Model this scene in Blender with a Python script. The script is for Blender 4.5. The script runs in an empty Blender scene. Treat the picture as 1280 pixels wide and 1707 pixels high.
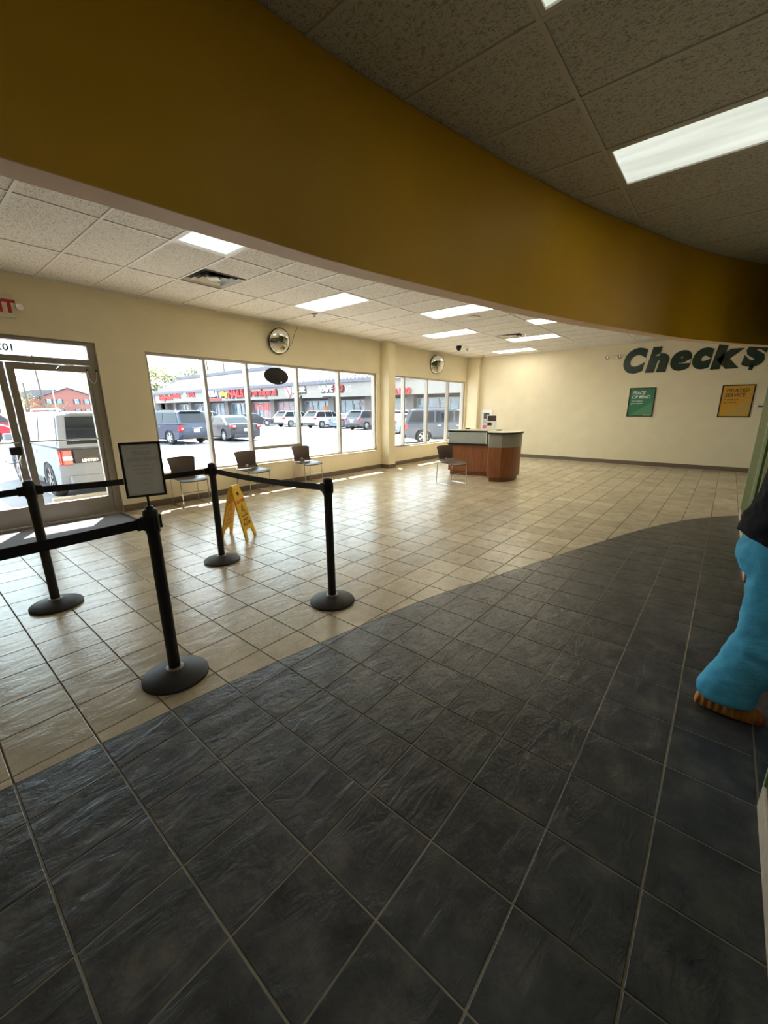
import bpy, bmesh, math, random
from mathutils import Vector, Matrix

# ------------------------------------------------------------------ camera, sky, sun, exposure
C = bpy.context.scene.collection
scene = bpy.context.scene
random.seed(7)
PI = math.pi
FW, FH = 1280, 1707
F_PX, PPY = 674.02, 10.0
CAM = Vector((-0.0430, -1.2135, 1.5265))
yaw, pitch, roll = math.radians(39.76), math.radians(14.982), math.radians(-0.384)
dv = Vector((math.cos(pitch) * math.cos(yaw), math.cos(pitch) * math.sin(yaw), -math.sin(pitch)))
rv = dv.cross(Vector((0, 0, 1))).normalized()
uv = rv.cross(dv)
cr, sr = math.cos(roll), math.sin(roll)
RIGHT = rv * cr + uv * sr
UP = uv * cr - rv * sr
cam_data = bpy.data.cameras.new('camera')
cam_data.sensor_width = 36
cam_data.lens = F_PX * 36 / FH
cam_data.shift_y = PPY / FH
cam_data.clip_start = 0.05
cam_data.clip_end = 1000
cam = bpy.data.objects.new('camera', cam_data)
cam.matrix_world = Matrix(((RIGHT.x, UP.x, -dv.x, CAM.x), (RIGHT.y, UP.y, -dv.y, CAM.y), (RIGHT.z, UP.z, -dv.z, CAM.z), (0, 0, 0, 1)))
C.objects.link(cam)
scene.camera = cam

SKY_STRENGTH = 2.4
SUN_STRENGTH = 15.0
PANEL_EMIT = 3.7
PANEL_EMIT_DIM = 0.30
scene.view_settings.view_transform = 'Standard'
scene.view_settings.look = 'None'
scene.view_settings.gamma = 1
scene.view_settings.use_curve_mapping = False
scene.view_settings.exposure = 1.45

world = bpy.data.worlds.new('hazy_sky')
scene.world = world
world.use_nodes = True
wn, wl = world.node_tree.nodes, world.node_tree.links
bg = wn['Background']
wtc = wn.new('ShaderNodeTexCoord')
wns = wn.new('ShaderNodeTexNoise')
wns.inputs['Scale'].default_value = 2.5
wns.inputs['Detail'].default_value = 4
wramp = wn.new('ShaderNodeValToRGB')
wramp.color_ramp.elements[0].position = 0.35
wramp.color_ramp.elements[0].color = (0.60, 0.88, 0.98, 1)
wramp.color_ramp.elements[1].position = 0.62
wramp.color_ramp.elements[1].color = (0.92, 0.98, 1.0, 1)
wl.new(wtc.outputs['Generated'], wns.inputs['Vector'])
wl.new(wns.outputs['Fac'], wramp.inputs['Fac'])
wl.new(wramp.outputs['Color'], bg.inputs['Color'])
bg.inputs['Strength'].default_value = SKY_STRENGTH

sun_data = bpy.data.lights.new('sun', 'SUN')
sun_data.energy = SUN_STRENGTH
sun_data.angle = math.radians(0.6)
sun_data.color = (1.0, 0.95, 0.88)
sun = bpy.data.objects.new('sun', sun_data)
SUN_DIR = Vector((-0.26, -0.43, -0.49)).normalized()
sun.rotation_euler = SUN_DIR.to_track_quat('-Z', 'Y').to_euler()
sun.location = (20, 30, 40)
C.objects.link(sun)

# ------------------------------------------------------------------ materials
def lin(c):
    return tuple(((v / 255) / 12.92 if v / 255 <= 0.04045 else ((v / 255 + 0.055) / 1.055) ** 2.4) for v in c)

def mat(name, rgb, rough=0.5, metal=0.0, spec=0.5, var=0.0, vscale=8.0, bump=0.0, bscale=60.0, emit=None, estr=0.0, coat=0.0, obj_rand=0.0, stretch=None):
    m = bpy.data.materials.new(name)
    m.use_nodes = True
    n, l = m.node_tree.nodes, m.node_tree.links
    p = n['Principled BSDF']
    c = lin(rgb)
    p.inputs['Base Color'].default_value = (*c, 1)
    p.inputs['Roughness'].default_value = rough
    p.inputs['Metallic'].default_value = metal
    p.inputs['Specular IOR Level'].default_value = spec
    p.inputs['Coat Weight'].default_value = coat
    if var or bump:
        tc = n.new('ShaderNodeTexCoord')
        mp = n.new('ShaderNodeMapping')
        if stretch:
            mp.inputs['Scale'].default_value = stretch
        l.new(tc.outputs['Object'], mp.inputs['Vector'])
    if var:
        ns = n.new('ShaderNodeTexNoise')
        ns.inputs['Scale'].default_value = vscale
        ns.inputs['Detail'].default_value = 5
        l.new(mp.outputs['Vector'], ns.inputs['Vector'])
        rp = n.new('ShaderNodeValToRGB')
        rp.color_ramp.elements[0].position = 0.3
        rp.color_ramp.elements[1].position = 0.7
        rp.color_ramp.elements[0].color = (*[max(0, v * (1 - var)) for v in c], 1)
        rp.color_ramp.elements[1].color = (*[min(1, v * (1 + var)) for v in c], 1)
        l.new(ns.outputs['Fac'], rp.inputs['Fac'])
        l.new(rp.outputs['Color'], p.inputs['Base Color'])
    if bump:
        nb = n.new('ShaderNodeTexNoise')
        nb.inputs['Scale'].default_value = bscale
        nb.inputs['Detail'].default_value = 4
        l.new(mp.outputs['Vector'], nb.inputs['Vector'])
        bp = n.new('ShaderNodeBump')
        bp.inputs['Strength'].default_value = bump
        bp.inputs['Distance'].default_value = 0.01
        l.new(nb.outputs['Fac'], bp.inputs['Height'])
        l.new(bp.outputs['Normal'], p.inputs['Normal'])
    if emit:
        p.inputs['Emission Color'].default_value = (*lin(emit), 1)
        p.inputs['Emission Strength'].default_value = estr
    return m

def glass_mat(name, tint=(1, 1, 1), ior=1.45):
    m = bpy.data.materials.new(name)
    m.use_nodes = True
    n, l = m.node_tree.nodes, m.node_tree.links
    n.remove(n['Principled BSDF'])
    t = n.new('ShaderNodeBsdfTransparent')
    t.inputs['Color'].default_value = (*tint, 1)
    g = n.new('ShaderNodeBsdfGlossy')
    g.inputs['Roughness'].default_value = 0.01
    fr = n.new('ShaderNodeFresnel')
    fr.inputs['IOR'].default_value = ior
    mx = n.new('ShaderNodeMixShader')
    gb = n.new('ShaderNodeNewGeometry')
    ix = n.new('ShaderNodeMapRange'); ix.inputs['To Min'].default_value = ior; ix.inputs['To Max'].default_value = 1 / ior
    l.new(gb.outputs['Backfacing'], ix.inputs['Value']); l.new(ix.outputs[0], fr.inputs['IOR'])
    l.new(fr.outputs[0], mx.inputs[0]); l.new(t.outputs[0], mx.inputs[1]); l.new(g.outputs[0], mx.inputs[2])
    l.new(mx.outputs[0], n['Material Output'].inputs['Surface'])
    return m

def tile_mat(name, base, warm, cool, rough, slate, relief=0.5):
    """stone-look floor tile: per-tile tint, cloudy colour, cleft relief"""
    m = bpy.data.materials.new(name)
    m.use_nodes = True
    n, l = m.node_tree.nodes, m.node_tree.links
    p = n['Principled BSDF']
    p.inputs['Roughness'].default_value = rough
    geo = n.new('ShaderNodeNewGeometry')
    oi = n.new('ShaderNodeObjectInfo')
    add = n.new('ShaderNodeMath'); add.operation = 'ADD'
    l.new(oi.outputs['Random'], add.inputs[0]); l.new(geo.outputs['Random Per Island'], add.inputs[1])
    fr = n.new('ShaderNodeMath'); fr.operation = 'FRACT'
    l.new(add.outputs[0], fr.inputs[0])
    off = n.new('ShaderNodeVectorMath'); off.operation = 'SCALE'
    off.inputs['Scale'].default_value = 31.0
    cmb = n.new('ShaderNodeCombineXYZ')
    l.new(fr.outputs[0], cmb.inputs[0]); l.new(fr.outputs[0], cmb.inputs[2])
    l.new(cmb.outputs[0], off.inputs[0])
    va = n.new('ShaderNodeVectorMath'); va.operation = 'ADD'
    l.new(geo.outputs['Position'], va.inputs[0]); l.new(off.outputs[0], va.inputs[1])
    n1 = n.new('ShaderNodeTexNoise'); n1.inputs['Scale'].default_value = 7; n1.inputs['Detail'].default_value = 6; n1.inputs['Roughness'].default_value = 0.62
    l.new(va.outputs[0], n1.inputs['Vector'])
    rp = n.new('ShaderNodeValToRGB')
    e = rp.color_ramp.elements
    e[0].position, e[0].color = 0.28, (*lin(cool), 1)
    e[1].position, e[1].color = 0.75, (*lin(warm), 1)
    em = e.new(0.5); em.color = (*lin(base), 1)
    l.new(n1.outputs['Fac'], rp.inputs['Fac'])
    hsv = n.new('ShaderNodeHueSaturation')
    mr = n.new('ShaderNodeMapRange')
    mr.inputs['To Min'].default_value = 0.86; mr.inputs['To Max'].default_value = 1.12
    l.new(fr.outputs[0], mr.inputs['Value']); l.new(mr.outputs[0], hsv.inputs['Value'])
    l.new(rp.outputs['Color'], hsv.inputs['Color'])
    l.new(hsv.outputs['Color'], p.inputs['Base Color'])
    # relief: stretched cleft ridges and fine grain
    mp = n.new('ShaderNodeMapping'); mp.inputs['Rotation'].default_value = (0, 0, 0.7); mp.inputs['Scale'].default_value = (1.0, 2.4, 1.0)
    l.new(va.outputs[0], mp.inputs['Vector'])
    n2 = n.new('ShaderNodeTexNoise'); n2.inputs['Scale'].default_value = 4.5; n2.inputs['Detail'].default_value = 8; n2.inputs['Roughness'].default_value = 0.6; n2.inputs['Distortion'].default_value = 0.9
    l.new(mp.outputs[0], n2.inputs['Vector'])
    # terraces: slate-like steps
    st = n.new('ShaderNodeMath'); st.operation = 'MULTIPLY'; st.inputs[1].default_value = 5.0
    l.new(n2.outputs['Fac'], st.inputs[0])
    fl = n.new('ShaderNodeMath'); fl.operation = 'FLOOR'
    l.new(st.outputs[0], fl.inputs[0])
    ml = n.new('ShaderNodeMath'); ml.operation = 'MULTIPLY'; ml.inputs[1].default_value = slate
    l.new(fl.outputs[0], ml.inputs[0])
    n3 = n.new('ShaderNodeTexNoise'); n3.inputs['Scale'].default_value = 45; n3.inputs['Detail'].default_value = 3
    l.new(va.outputs[0], n3.inputs['Vector'])
    m3 = n.new('ShaderNodeMath'); m3.operation = 'MULTIPLY_ADD'; m3.inputs[1].default_value = 0.25
    l.new(n3.outputs['Fac'], m3.inputs[0]); l.new(ml.outputs[0], m3.inputs[2])
    m4 = n.new('ShaderNodeMath'); m4.operation = 'ADD'
    l.new(m3.outputs[0], m4.inputs[0]); l.new(n2.outputs['Fac'], m4.inputs[1])
    bp = n.new('ShaderNodeBump'); bp.inputs['Strength'].default_value = relief; bp.inputs['Distance'].default_value = 0.008
    l.new(m4.outputs[0], bp.inputs['Height']); l.new(bp.outputs['Normal'], p.inputs['Normal'])
    return m

def ceiling_mat():
    m = bpy.data.materials.new('mineral_fibre')
    m.use_nodes = True
    n, l = m.node_tree.nodes, m.node_tree.links
    p = n['Principled BSDF']
    p.inputs['Roughness'].default_value = 0.95
    geo = n.new('ShaderNodeNewGeometry')
    mp = n.new('ShaderNodeMapping'); mp.inputs['Scale'].default_value = (1.0, 0.55, 1)
    l.new(geo.outputs['Position'], mp.inputs['Vector'])
    ns = n.new('ShaderNodeTexNoise'); ns.inputs['Scale'].default_value = 85; ns.inputs['Detail'].default_value = 2; ns.inputs['Distortion'].default_value = 1.2
    l.new(mp.outputs[0], ns.inputs['Vector'])
    rp = n.new('ShaderNodeValToRGB')
    e = rp.color_ramp.elements
    e[0].position, e[0].color = 0.36, (*lin((176, 169, 154)), 1)
    e[1].position, e[1].color = 0.50, (*lin((228, 224, 214)), 1)
    l.new(ns.outputs['Fac'], rp.inputs['Fac'])
    l.new(rp.outputs['Color'], p.inputs['Base Color'])
    bp = n.new('ShaderNodeBump'); bp.inputs['Strength'].default_value = 0.6; bp.inputs['Distance'].default_value = 0.004
    l.new(ns.outputs['Fac'], bp.inputs['Height']); l.new(bp.outputs['Normal'], p.inputs['Normal'])
    return m

def diffuser_mat(name, rgb, strength):
    m = bpy.data.materials.new(name)
    m.use_nodes = True
    n, l = m.node_tree.nodes, m.node_tree.links
    p = n['Principled BSDF']
    p.inputs['Base Color'].default_value = (0.8, 0.8, 0.78, 1)
    p.inputs['Roughness'].default_value = 0.4
    tc = n.new('ShaderNodeTexCoord')
    mp = n.new('ShaderNodeMapping'); mp.inputs['Scale'].default_value = (9.0, 0.9, 1)
    l.new(tc.outputs['Object'], mp.inputs['Vector'])
    ns = n.new('ShaderNodeTexNoise'); ns.inputs['Scale'].default_value = 1.0; ns.inputs['Detail'].default_value = 1
    l.new(mp.outputs[0], ns.inputs['Vector'])
    mr = n.new('ShaderNodeMapRange')
    mr.inputs['From Min'].default_value = 0.3; mr.inputs['From Max'].default_value = 0.7
    mr.inputs['To Min'].default_value = strength * 0.82; mr.inputs['To Max'].default_value = strength * 1.12
    l.new(ns.outputs['Fac'], mr.inputs['Value']); l.new(mr.outputs[0], p.inputs['Emission Strength'])
    p.inputs['Emission Color'].default_value = (*lin(rgb), 1)
    return m

def wood_mat(name, dark, light, scale=(14, 14, 0.8)):
    m = bpy.data.materials.new(name)
    m.use_nodes = True
    n, l = m.node_tree.nodes, m.node_tree.links
    p = n['Principled BSDF']
    p.inputs['Roughness'].default_value = 0.35
    tc = n.new('ShaderNodeTexCoord')
    mp = n.new('ShaderNodeMapping'); mp.inputs['Scale'].default_value = scale
    l.new(tc.outputs['Object'], mp.inputs['Vector'])
    ns = n.new('ShaderNodeTexNoise'); ns.inputs['Scale'].default_value = 2.2; ns.inputs['Detail'].default_value = 6; ns.inputs['Distortion'].default_value = 0.6
    l.new(mp.outputs[0], ns.inputs['Vector'])
    rp = n.new('ShaderNodeValToRGB')
    rp.color_ramp.elements[0].position = 0.3; rp.color_ramp.elements[0].color = (*lin(dark), 1)
    rp.color_ramp.elements[1].position = 0.7; rp.color_ramp.elements[1].color = (*lin(light), 1)
    l.new(ns.outputs['Fac'], rp.inputs['Fac']); l.new(rp.outputs['Color'], p.inputs['Base Color'])
    return m

M = {}
M['cream'] = mat('cream_paint', (237, 225, 192), 0.55, var=0.03, vscale=3, bump=0.05, bscale=140)
M['cream_edge'] = mat('tan_paint', (244, 208, 170), 0.6, var=0.04)
M['mustard'] = mat('mustard_paint', (232, 174, 20), 0.5, var=0.05, vscale=2, bump=0.08, bscale=180)
M['green'] = mat('green_paint', (72, 83, 36), 0.5, var=0.05)
M['green_pale'] = mat('pale_green_edge', (176, 196, 148), 0.5, var=0.04)
M['base_taupe'] = mat('taupe_vinyl', (112, 98, 84), 0.5, var=0.06)
M['base_pale'] = mat('worn_pale_base', (196, 180, 160), 0.6, var=0.12, vscale=25)
M['grout_warm'] = mat('warm_dark_grout', (98, 86, 70), 0.9, var=0.12, vscale=5)
M['grout_grey'] = mat('pale_grey_grout', (156, 149, 132), 0.9, var=0.15, vscale=6)
M['tile_beige'] = tile_mat('beige_stone_tile', (196, 182, 156), (214, 200, 174), (180, 164, 138), 0.22, 0.10)
M['tile_dark'] = tile_mat('charcoal_slate_tile', (70, 72, 76), (108, 105, 100), (46, 48, 52), 0.30, 0.35, 1.0)
M['fibre'] = ceiling_mat()
M['tee'] = mat('white_steel', (224, 220, 211), 0.45, var=0.02)
M['diff_warm'] = diffuser_mat('lit_diffuser_warm', (255, 246, 216), PANEL_EMIT)
M['diff_cool'] = diffuser_mat('lit_diffuser_cool', (232, 246, 246), 0.36)
M['diff_white'] = diffuser_mat('lit_diffuser_white', (255, 252, 240), PANEL_EMIT)
M['diff_dim'] = diffuser_mat('lit_diffuser_dim', (240, 248, 236), PANEL_EMIT_DIM)
M['alu'] = mat('brushed_aluminium', (176, 170, 160), 0.38, 0.35, var=0.04, vscale=20)
M['alu_dark'] = mat('darker_aluminium', (150, 142, 130), 0.45, 0.3, var=0.05)  # slightly darker aluminium for doors and small fittings
M['glass'] = glass_mat('clear_glass')
M['chrome'] = mat('chrome', (210, 210, 208), 0.12, 1.0, var=0.02)
M['black'] = mat('black_plastic', (22, 21, 22), 0.42, var=0.1, vscale=30)
M['black_matte'] = mat('black_matte', (17, 16, 17), 0.7, var=0.1, vscale=30)
M['rubber'] = mat('rubber_base', (42, 42, 43), 0.55, var=0.15, vscale=12, bump=0.05)
M['belt'] = mat('woven_belt', (20, 19, 24), 0.8, var=0.15, vscale=90, bump=0.3, bscale=400)
M['paper'] = mat('paper_backside', (206, 203, 196), 0.7, var=0.02)
def translucent(m, rgb, fac):
    n, l = m.node_tree.nodes, m.node_tree.links
    tr = n.new('ShaderNodeBsdfTranslucent'); tr.inputs['Color'].default_value = (*lin(rgb), 1)
    mx = n.new('ShaderNodeMixShader'); mx.inputs[0].default_value = fac
    l.new(n['Principled BSDF'].outputs[0], mx.inputs[1]); l.new(tr.outputs[0], mx.inputs[2])
    l.new(mx.outputs[0], n['Material Output'].inputs['Surface'])
translucent(M['paper'], (214, 208, 198), 0.5)
M['paper_ink'] = mat('ink_through_paper', (176, 178, 168), 0.7, var=0.02)
M['paper_faint'] = mat('faint_ink', (192, 188, 182), 0.7, var=0.02)
M['yellow'] = mat('yellow_plastic', (248, 196, 12), 0.4, var=0.03, vscale=5)
M['yellow_deep'] = mat('yellow_plastic_print', (206, 152, 10), 0.5, var=0.03)
M['red_print'] = mat('red_print', (208, 66, 20), 0.5, var=0.03)
M['black_print'] = mat('black_print', (30, 24, 12), 0.5, var=0.03)
M['seat'] = mat('brown_plastic', (82, 68, 58), 0.38, var=0.06, vscale=10)
M['carpet'] = mat('grey_carpet', (120, 120, 124), 0.95, var=0.25, vscale=120, bump=0.6, bscale=500)
M['mirror'] = mat('mirror', (226, 226, 222), 0.02, 1.0, var=0.005)
M['white_plastic'] = mat('white_plastic', (226, 218, 196), 0.4, var=0.03)
M['red_sign'] = mat('red_letters', (190, 30, 34), 0.5, var=0.03)
M['wall_letter'] = mat('dark_green_letters', (20, 52, 40), 0.22, var=0.1, vscale=3)
M['wall_letter_light'] = mat('teal_wave', (74, 110, 102), 0.25, var=0.05)
M['poster_green'] = mat('poster_green', (62, 128, 96), 0.35, var=0.03)
M['poster_green2'] = mat('poster_green_light', (92, 150, 110), 0.35, var=0.03)
M['poster_gold'] = mat('poster_gold', (214, 160, 52), 0.35, var=0.03)
M['poster_gold2'] = mat('poster_gold_light', (200, 164, 88), 0.35, var=0.03)
M['poster_white'] = mat('poster_white', (240, 242, 236), 0.4, var=0.02)
M['poster_ink'] = mat('poster_ink', (70, 62, 34), 0.4, var=0.02)
M['wood'] = wood_mat('cherry_laminate', (124, 72, 42), (154, 96, 58))
M['wood_dark'] = wood_mat('cherry_toe_kick', (110, 62, 36), (136, 80, 48))
M['grey_lam'] = mat('grey_laminate', (150, 148, 138), 0.4, 0.1, var=0.05, vscale=6)
M['grey_panel'] = mat('pale_grey_panel', (168, 172, 166), 0.3, var=0.03)
M['top_cream'] = mat('cream_worktop', (206, 200, 182), 0.25, var=0.05, vscale=30)
M['black_edge'] = mat('black_edge', (22, 18, 18), 0.35, var=0.05)
M['photo_dark'] = mat('photo_dark', (62, 56, 54), 0.4, var=0.6, vscale=25)
M['photo_pink'] = mat('photo_pink', (190, 92, 112), 0.4, var=0.5, vscale=30)
M['photo_grey'] = mat('photo_grey', (178, 176, 184), 0.4, var=0.4, vscale=28)
M['scrub'] = mat('turquoise_cotton', (84, 184, 226), 0.85, var=0.05, vscale=9, bump=0.9, bscale=11, stretch=(1, 1, 1.8))
M['shirt'] = mat('black_cotton', (20, 20, 26), 0.9, var=0.1, bump=0.25, bscale=18)
M['skin'] = mat('skin', (176, 124, 96), 0.5, var=0.04)
M['hair'] = mat('hair', (40, 28, 22), 0.5, var=0.2, vscale=60)
M['clog'] = mat('tan_foam', (200, 136, 68), 0.6, var=0.1, vscale=14, bump=0.15, bscale=60)
M['asphalt'] = mat('pale_asphalt', (124, 124, 130), 0.9, var=0.16, vscale=0.6, bump=0.3, bscale=40)
M['concrete'] = mat('concrete', (164, 154, 140), 0.9, var=0.1, vscale=3, bump=0.2, bscale=50)
M['line_paint'] = mat('line_paint', (196, 196, 194), 0.8, var=0.12, vscale=14)
M['block'] = mat('tan_block', (136, 126, 110), 0.85, var=0.1, vscale=6)
M['mortar'] = mat('mortar', (140, 130, 116), 0.9, var=0.05)
M['stucco'] = mat('stucco', (134, 130, 126), 0.9, var=0.05, vscale=1.2)
M['fascia_grey'] = mat('grey_metal_trim', (92, 92, 104), 0.6, var=0.04)
M['roof_metal'] = mat('pale_metal_roof', (136, 135, 138), 0.65, 0.0, var=0.05, vscale=0.6)
M['seam_metal'] = mat('roof_seam_metal', (66, 65, 72), 0.6, var=0.04)
M['soffit'] = mat('soffit_grey', (80, 77, 80), 0.8, var=0.05)
M['shop_frame'] = mat('shop_frame', (150, 152, 158), 0.45, 0.1, var=0.03)
M['shop_glass'] = mat('shop_glass', (96, 112, 128), 0.08, 0.0, spec=0.8, var=0.5, vscale=0.9)
M['pier'] = mat('shop_pier', (116, 111, 111), 0.85, var=0.05)
M['brick'] = mat('red_brick', (132, 86, 80), 0.85, var=0.12, vscale=3)
M['roof_grey'] = mat('grey_shingle', (98, 97, 100), 0.9, var=0.08, vscale=2)
M['white_trim'] = mat('white_trim', (170, 170, 174), 0.6, var=0.02)
M['shutter'] = mat('dark_shutter', (46, 48, 60), 0.7, var=0.04)
M['pole_wood'] = mat('weathered_pole', (84, 76, 68), 0.9, var=0.1)
M['leaf'] = mat('leaf_green', (78, 94, 52), 0.8, var=0.35, vscale=0.8)
M['leaf_yellow'] = mat('leaf_yellow_green', (116, 112, 58), 0.8, var=0.3, vscale=0.8)
M['bark'] = mat('bark', (98, 84, 72), 0.9, var=0.2)
M['tyre'] = mat('tyre', (34, 34, 36), 0.8, var=0.1)
M['rim'] = mat('alloy_rim', (186, 188, 192), 0.3, 0.6, var=0.03)
M['rim_dark'] = mat('dark_alloy_rim', (112, 114, 122), 0.3, 0.6, var=0.03)
M['car_glass'] = mat('tinted_car_glass', (36, 42, 50), 0.08, 0.0, spec=0.3, var=0.15, vscale=1.5)
M['car_trim'] = mat('car_black_trim', (34, 34, 38), 0.5, var=0.05)
M['tail'] = mat('tail_lamp', (170, 30, 38), 0.2, var=0.08, coat=0.5)
M['lamp_clear'] = mat('clear_lamp', (222, 222, 226), 0.15, 0.2, var=0.03)
M['plate'] = mat('number_plate', (214, 218, 226), 0.4, var=0.05)
M['pink_print'] = mat('pink_window_print', (164, 138, 146), 0.5, var=0.25, vscale=1.6)
M['red_window'] = mat('red_window_print', (206, 92, 92), 0.5, var=0.3, vscale=2)
M['orange_print'] = mat('orange_print', (190, 120, 60), 0.5, var=0.1)
M['blue_print'] = mat('blue_window_print', (124, 152, 162), 0.5, var=0.15)
M['sign_yellow'] = mat('sign_yellow', (238, 214, 60), 0.5, var=0.03)
M['sign_white'] = mat('sign_white', (240, 240, 242), 0.5, var=0.02)
M['sign_black'] = mat('sign_black', (34, 34, 40), 0.5, var=0.03)
M['sign_ghost'] = mat('sign_ghost', (146, 142, 138), 0.9, var=0.02)
M['blue_shirt'] = mat('blue_shirt', (58, 92, 168), 0.8, var=0.08)
M['denim'] = mat('denim', (60, 70, 100), 0.8, var=0.1)
def paint(name, rgb, metal=0.25):
    return mat(name, rgb, 0.3, metal * .3, coat=0.25, var=0.03, vscale=2)

# ------------------------------------------------------------------ mesh helpers
class MB:
    """collects solids; build() links them as ONE mesh object"""
    def __init__(s):
        s.v, s.f, s.mi, s.cur = [], [], [], 0
    def add(s, vs, fs, xf=None):
        b = len(s.v)
        s.v += [tuple(xf @ Vector(p)) if xf else tuple(p) for p in vs]
        s.f += [tuple(i + b for i in f) for f in fs]
        s.mi += [s.cur] * len(fs)
        return s
    def box(s, x0, x1, y0, y1, z0, z1, xf=None):
        v = [(x0, y0, z0), (x1, y0, z0), (x1, y1, z0), (x0, y1, z0), (x0, y0, z1), (x1, y0, z1), (x1, y1, z1), (x0, y1, z1)]
        return s.add(v, [(3, 2, 1, 0), (4, 5, 6, 7), (0, 1, 5, 4), (1, 2, 6, 5), (2, 3, 7, 6), (3, 0, 4, 7)], xf)
    def loft(s, rings, cap=True, closed=True, xf=None):
        n = len(rings[0]); v = [p for r in rings for p in r]; f = []
        for i in range(len(rings) - 1):
            for j in range(n if closed else n - 1):
                a, b = i * n + j, i * n + (j + 1) % n
                f.append((a, b, b + n, a + n))
        if cap:
            f.append(tuple(range(n))[::-1]); f.append(tuple(range((len(rings) - 1) * n, len(rings) * n)))
        return s.add(v, f, xf)
    def prism(s, poly, z0, z1, xf=None):
        return s.loft([[(x, y, z0) for x, y in poly], [(x, y, z1) for x, y in poly]], xf=xf)
    def lathe(s, prof, n=24, center=(0, 0, 0), xf=None, cap=True):
        cx, cy, cz = center
        rings = [[(cx + r * math.cos(2 * PI * k / n), cy + r * math.sin(2 * PI * k / n), cz + z) for k in range(n)] for r, z in prof]
        return s.loft(rings, cap=cap, xf=xf)
    def tube(s, pts, r, n=8, xf=None):
        pts = [Vector(p) for p in pts]; rings = []
        rs = r if isinstance(r, (list, tuple)) else [r] * len(pts)
        prev = None
        for i, p in enumerate(pts):
            t = (pts[min(i + 1, len(pts) - 1)] - pts[max(i - 1, 0)]).normalized()
            if prev is None:
                a = t.cross(Vector((0, 0, 1)))
                if a.length < 0.1: a = t.cross(Vector((1, 0, 0)))
                a.normalize()
            else:
                a = (prev - t * prev.dot(t)).normalized()
            prev = a; b = t.cross(a)
            rings.append([tuple(p + a * (rs[i] * math.cos(2 * PI * k / n)) + b * (rs[i] * math.sin(2 * PI * k / n))) for k in range(n)])
        return s.loft(rings, xf=xf)
    def build(s, name, m, parent=None, smooth=False, bevel=0.0, seg=2, loc=None, auto=None):
        me = bpy.data.meshes.new(name)
        me.from_pydata(s.v, [], s.f)
        ms = m if isinstance(m, (list, tuple)) else [m]
        for q in ms: me.materials.append(q)
        if len(ms) > 1:
            me.polygons.foreach_set('material_index', s.mi)
        bm = bmesh.new(); bm.from_mesh(me)
        bmesh.ops.recalc_face_normals(bm, faces=bm.faces)
        bm.to_mesh(me); bm.free()
        if smooth:
            me.polygons.foreach_set('use_smooth', [True] * len(me.polygons))
            me.set_sharp_from_angle(angle=math.radians(auto if auto else 40))
        o = bpy.data.objects.new(name, me)
        C.objects.link(o)
        if parent: o.parent = parent
        if loc: o.location = loc
        if bevel:
            b = o.modifiers.new('bevel', 'BEVEL'); b.width = bevel; b.segments = seg; b.limit_method = 'ANGLE'; b.angle_limit = math.radians(35)
        return o

def thing(name, label, cat, loc=(0, 0, 0), rz=0.0, group=None, kind=None):
    o = bpy.data.objects.new(name, None); C.objects.link(o)
    o.empty_display_size = 0.1
    o.location = loc; o.rotation_euler = (0, 0, rz)
    return tag(o, label, cat, group, kind)
def tag(o, label=None, cat=None, group=None, kind=None):
    if label: o['label'] = label
    if cat: o['category'] = cat
    if group: o['group'] = group
    if kind: o['kind'] = kind
    return o
def structure(o):
    o['kind'] = 'structure'; return o
def stuff(o):
    o['kind'] = 'stuff'; return o
def dup(root, loc, rz, label):
    """a copy of a thing with copies of its parts and sub-parts"""
    r = root.copy(); C.objects.link(r); r.location = loc; r.rotation_euler = (0, 0, rz); r['label'] = label
    for ch in list(root.children):
        c = ch.copy(); C.objects.link(c); c.parent = r
        for g in ch.children:
            d = g.copy(); C.objects.link(d); d.parent = c
    return r

def text_mesh(txt, size, bold=0.0, shear=0.0, depth=0.004, align='CENTER', mirror=False, sx=1.0):
    """flat lettering as mesh; local x along the line, z up, facing -y"""
    cu = bpy.data.curves.new('lettering', 'FONT')
    cu.body = txt; cu.size = size; cu.offset = bold; cu.shear = shear; cu.extrude = depth / 2; cu.align_x = align; cu.resolution_u = 4
    ob = bpy.data.objects.new('lettering', cu)
    me = bpy.data.meshes.new_from_object(ob)
    bpy.data.objects.remove(ob); bpy.data.curves.remove(cu)
    for v in me.vertices:
        x, y, z = v.co
        v.co = ((-x if mirror else x) * sx, -z, y)
    if mirror: me.flip_normals()
    return me
def text_obj(name, txt, size, m, parent, loc, rz=0.0, **kw):
    me = text_mesh(txt, size, **kw)
    me.name = name
    me.materials.append(m)
    o = bpy.data.objects.new(name, me); C.objects.link(o)
    o.parent = parent; o.location = loc; o.rotation_euler = (0, 0, rz)
    return o

def smooth_curve(pts, step=0.1):
    out = []
    for i in range(len(pts) - 1):
        p0, p1, p2, p3 = pts[max(i - 1, 0)], pts[i], pts[i + 1], pts[min(i + 2, len(pts) - 1)]
        n = max(1, int(math.dist(p1, p2) / step))
        for k in range(n):
            t = k / n
            out.append(tuple(0.5 * (2 * p1[a] + (p2[a] - p0[a]) * t + (2 * p0[a] - 5 * p1[a] + 4 * p2[a] - p3[a]) * t * t + (3 * p1[a] - p0[a] - 3 * p2[a] + p3[a]) * t ** 3) for a in range(2)))
    out.append(tuple(pts[-1]))
    return out
def project(p):
    q = Vector(p) - CAM
    d = q.dot(dv)
    if d < 0.05: return None
    return (640 + F_PX * q.dot(RIGHT) / d, 853.5 + PPY - F_PX * q.dot(UP) / d)

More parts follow.
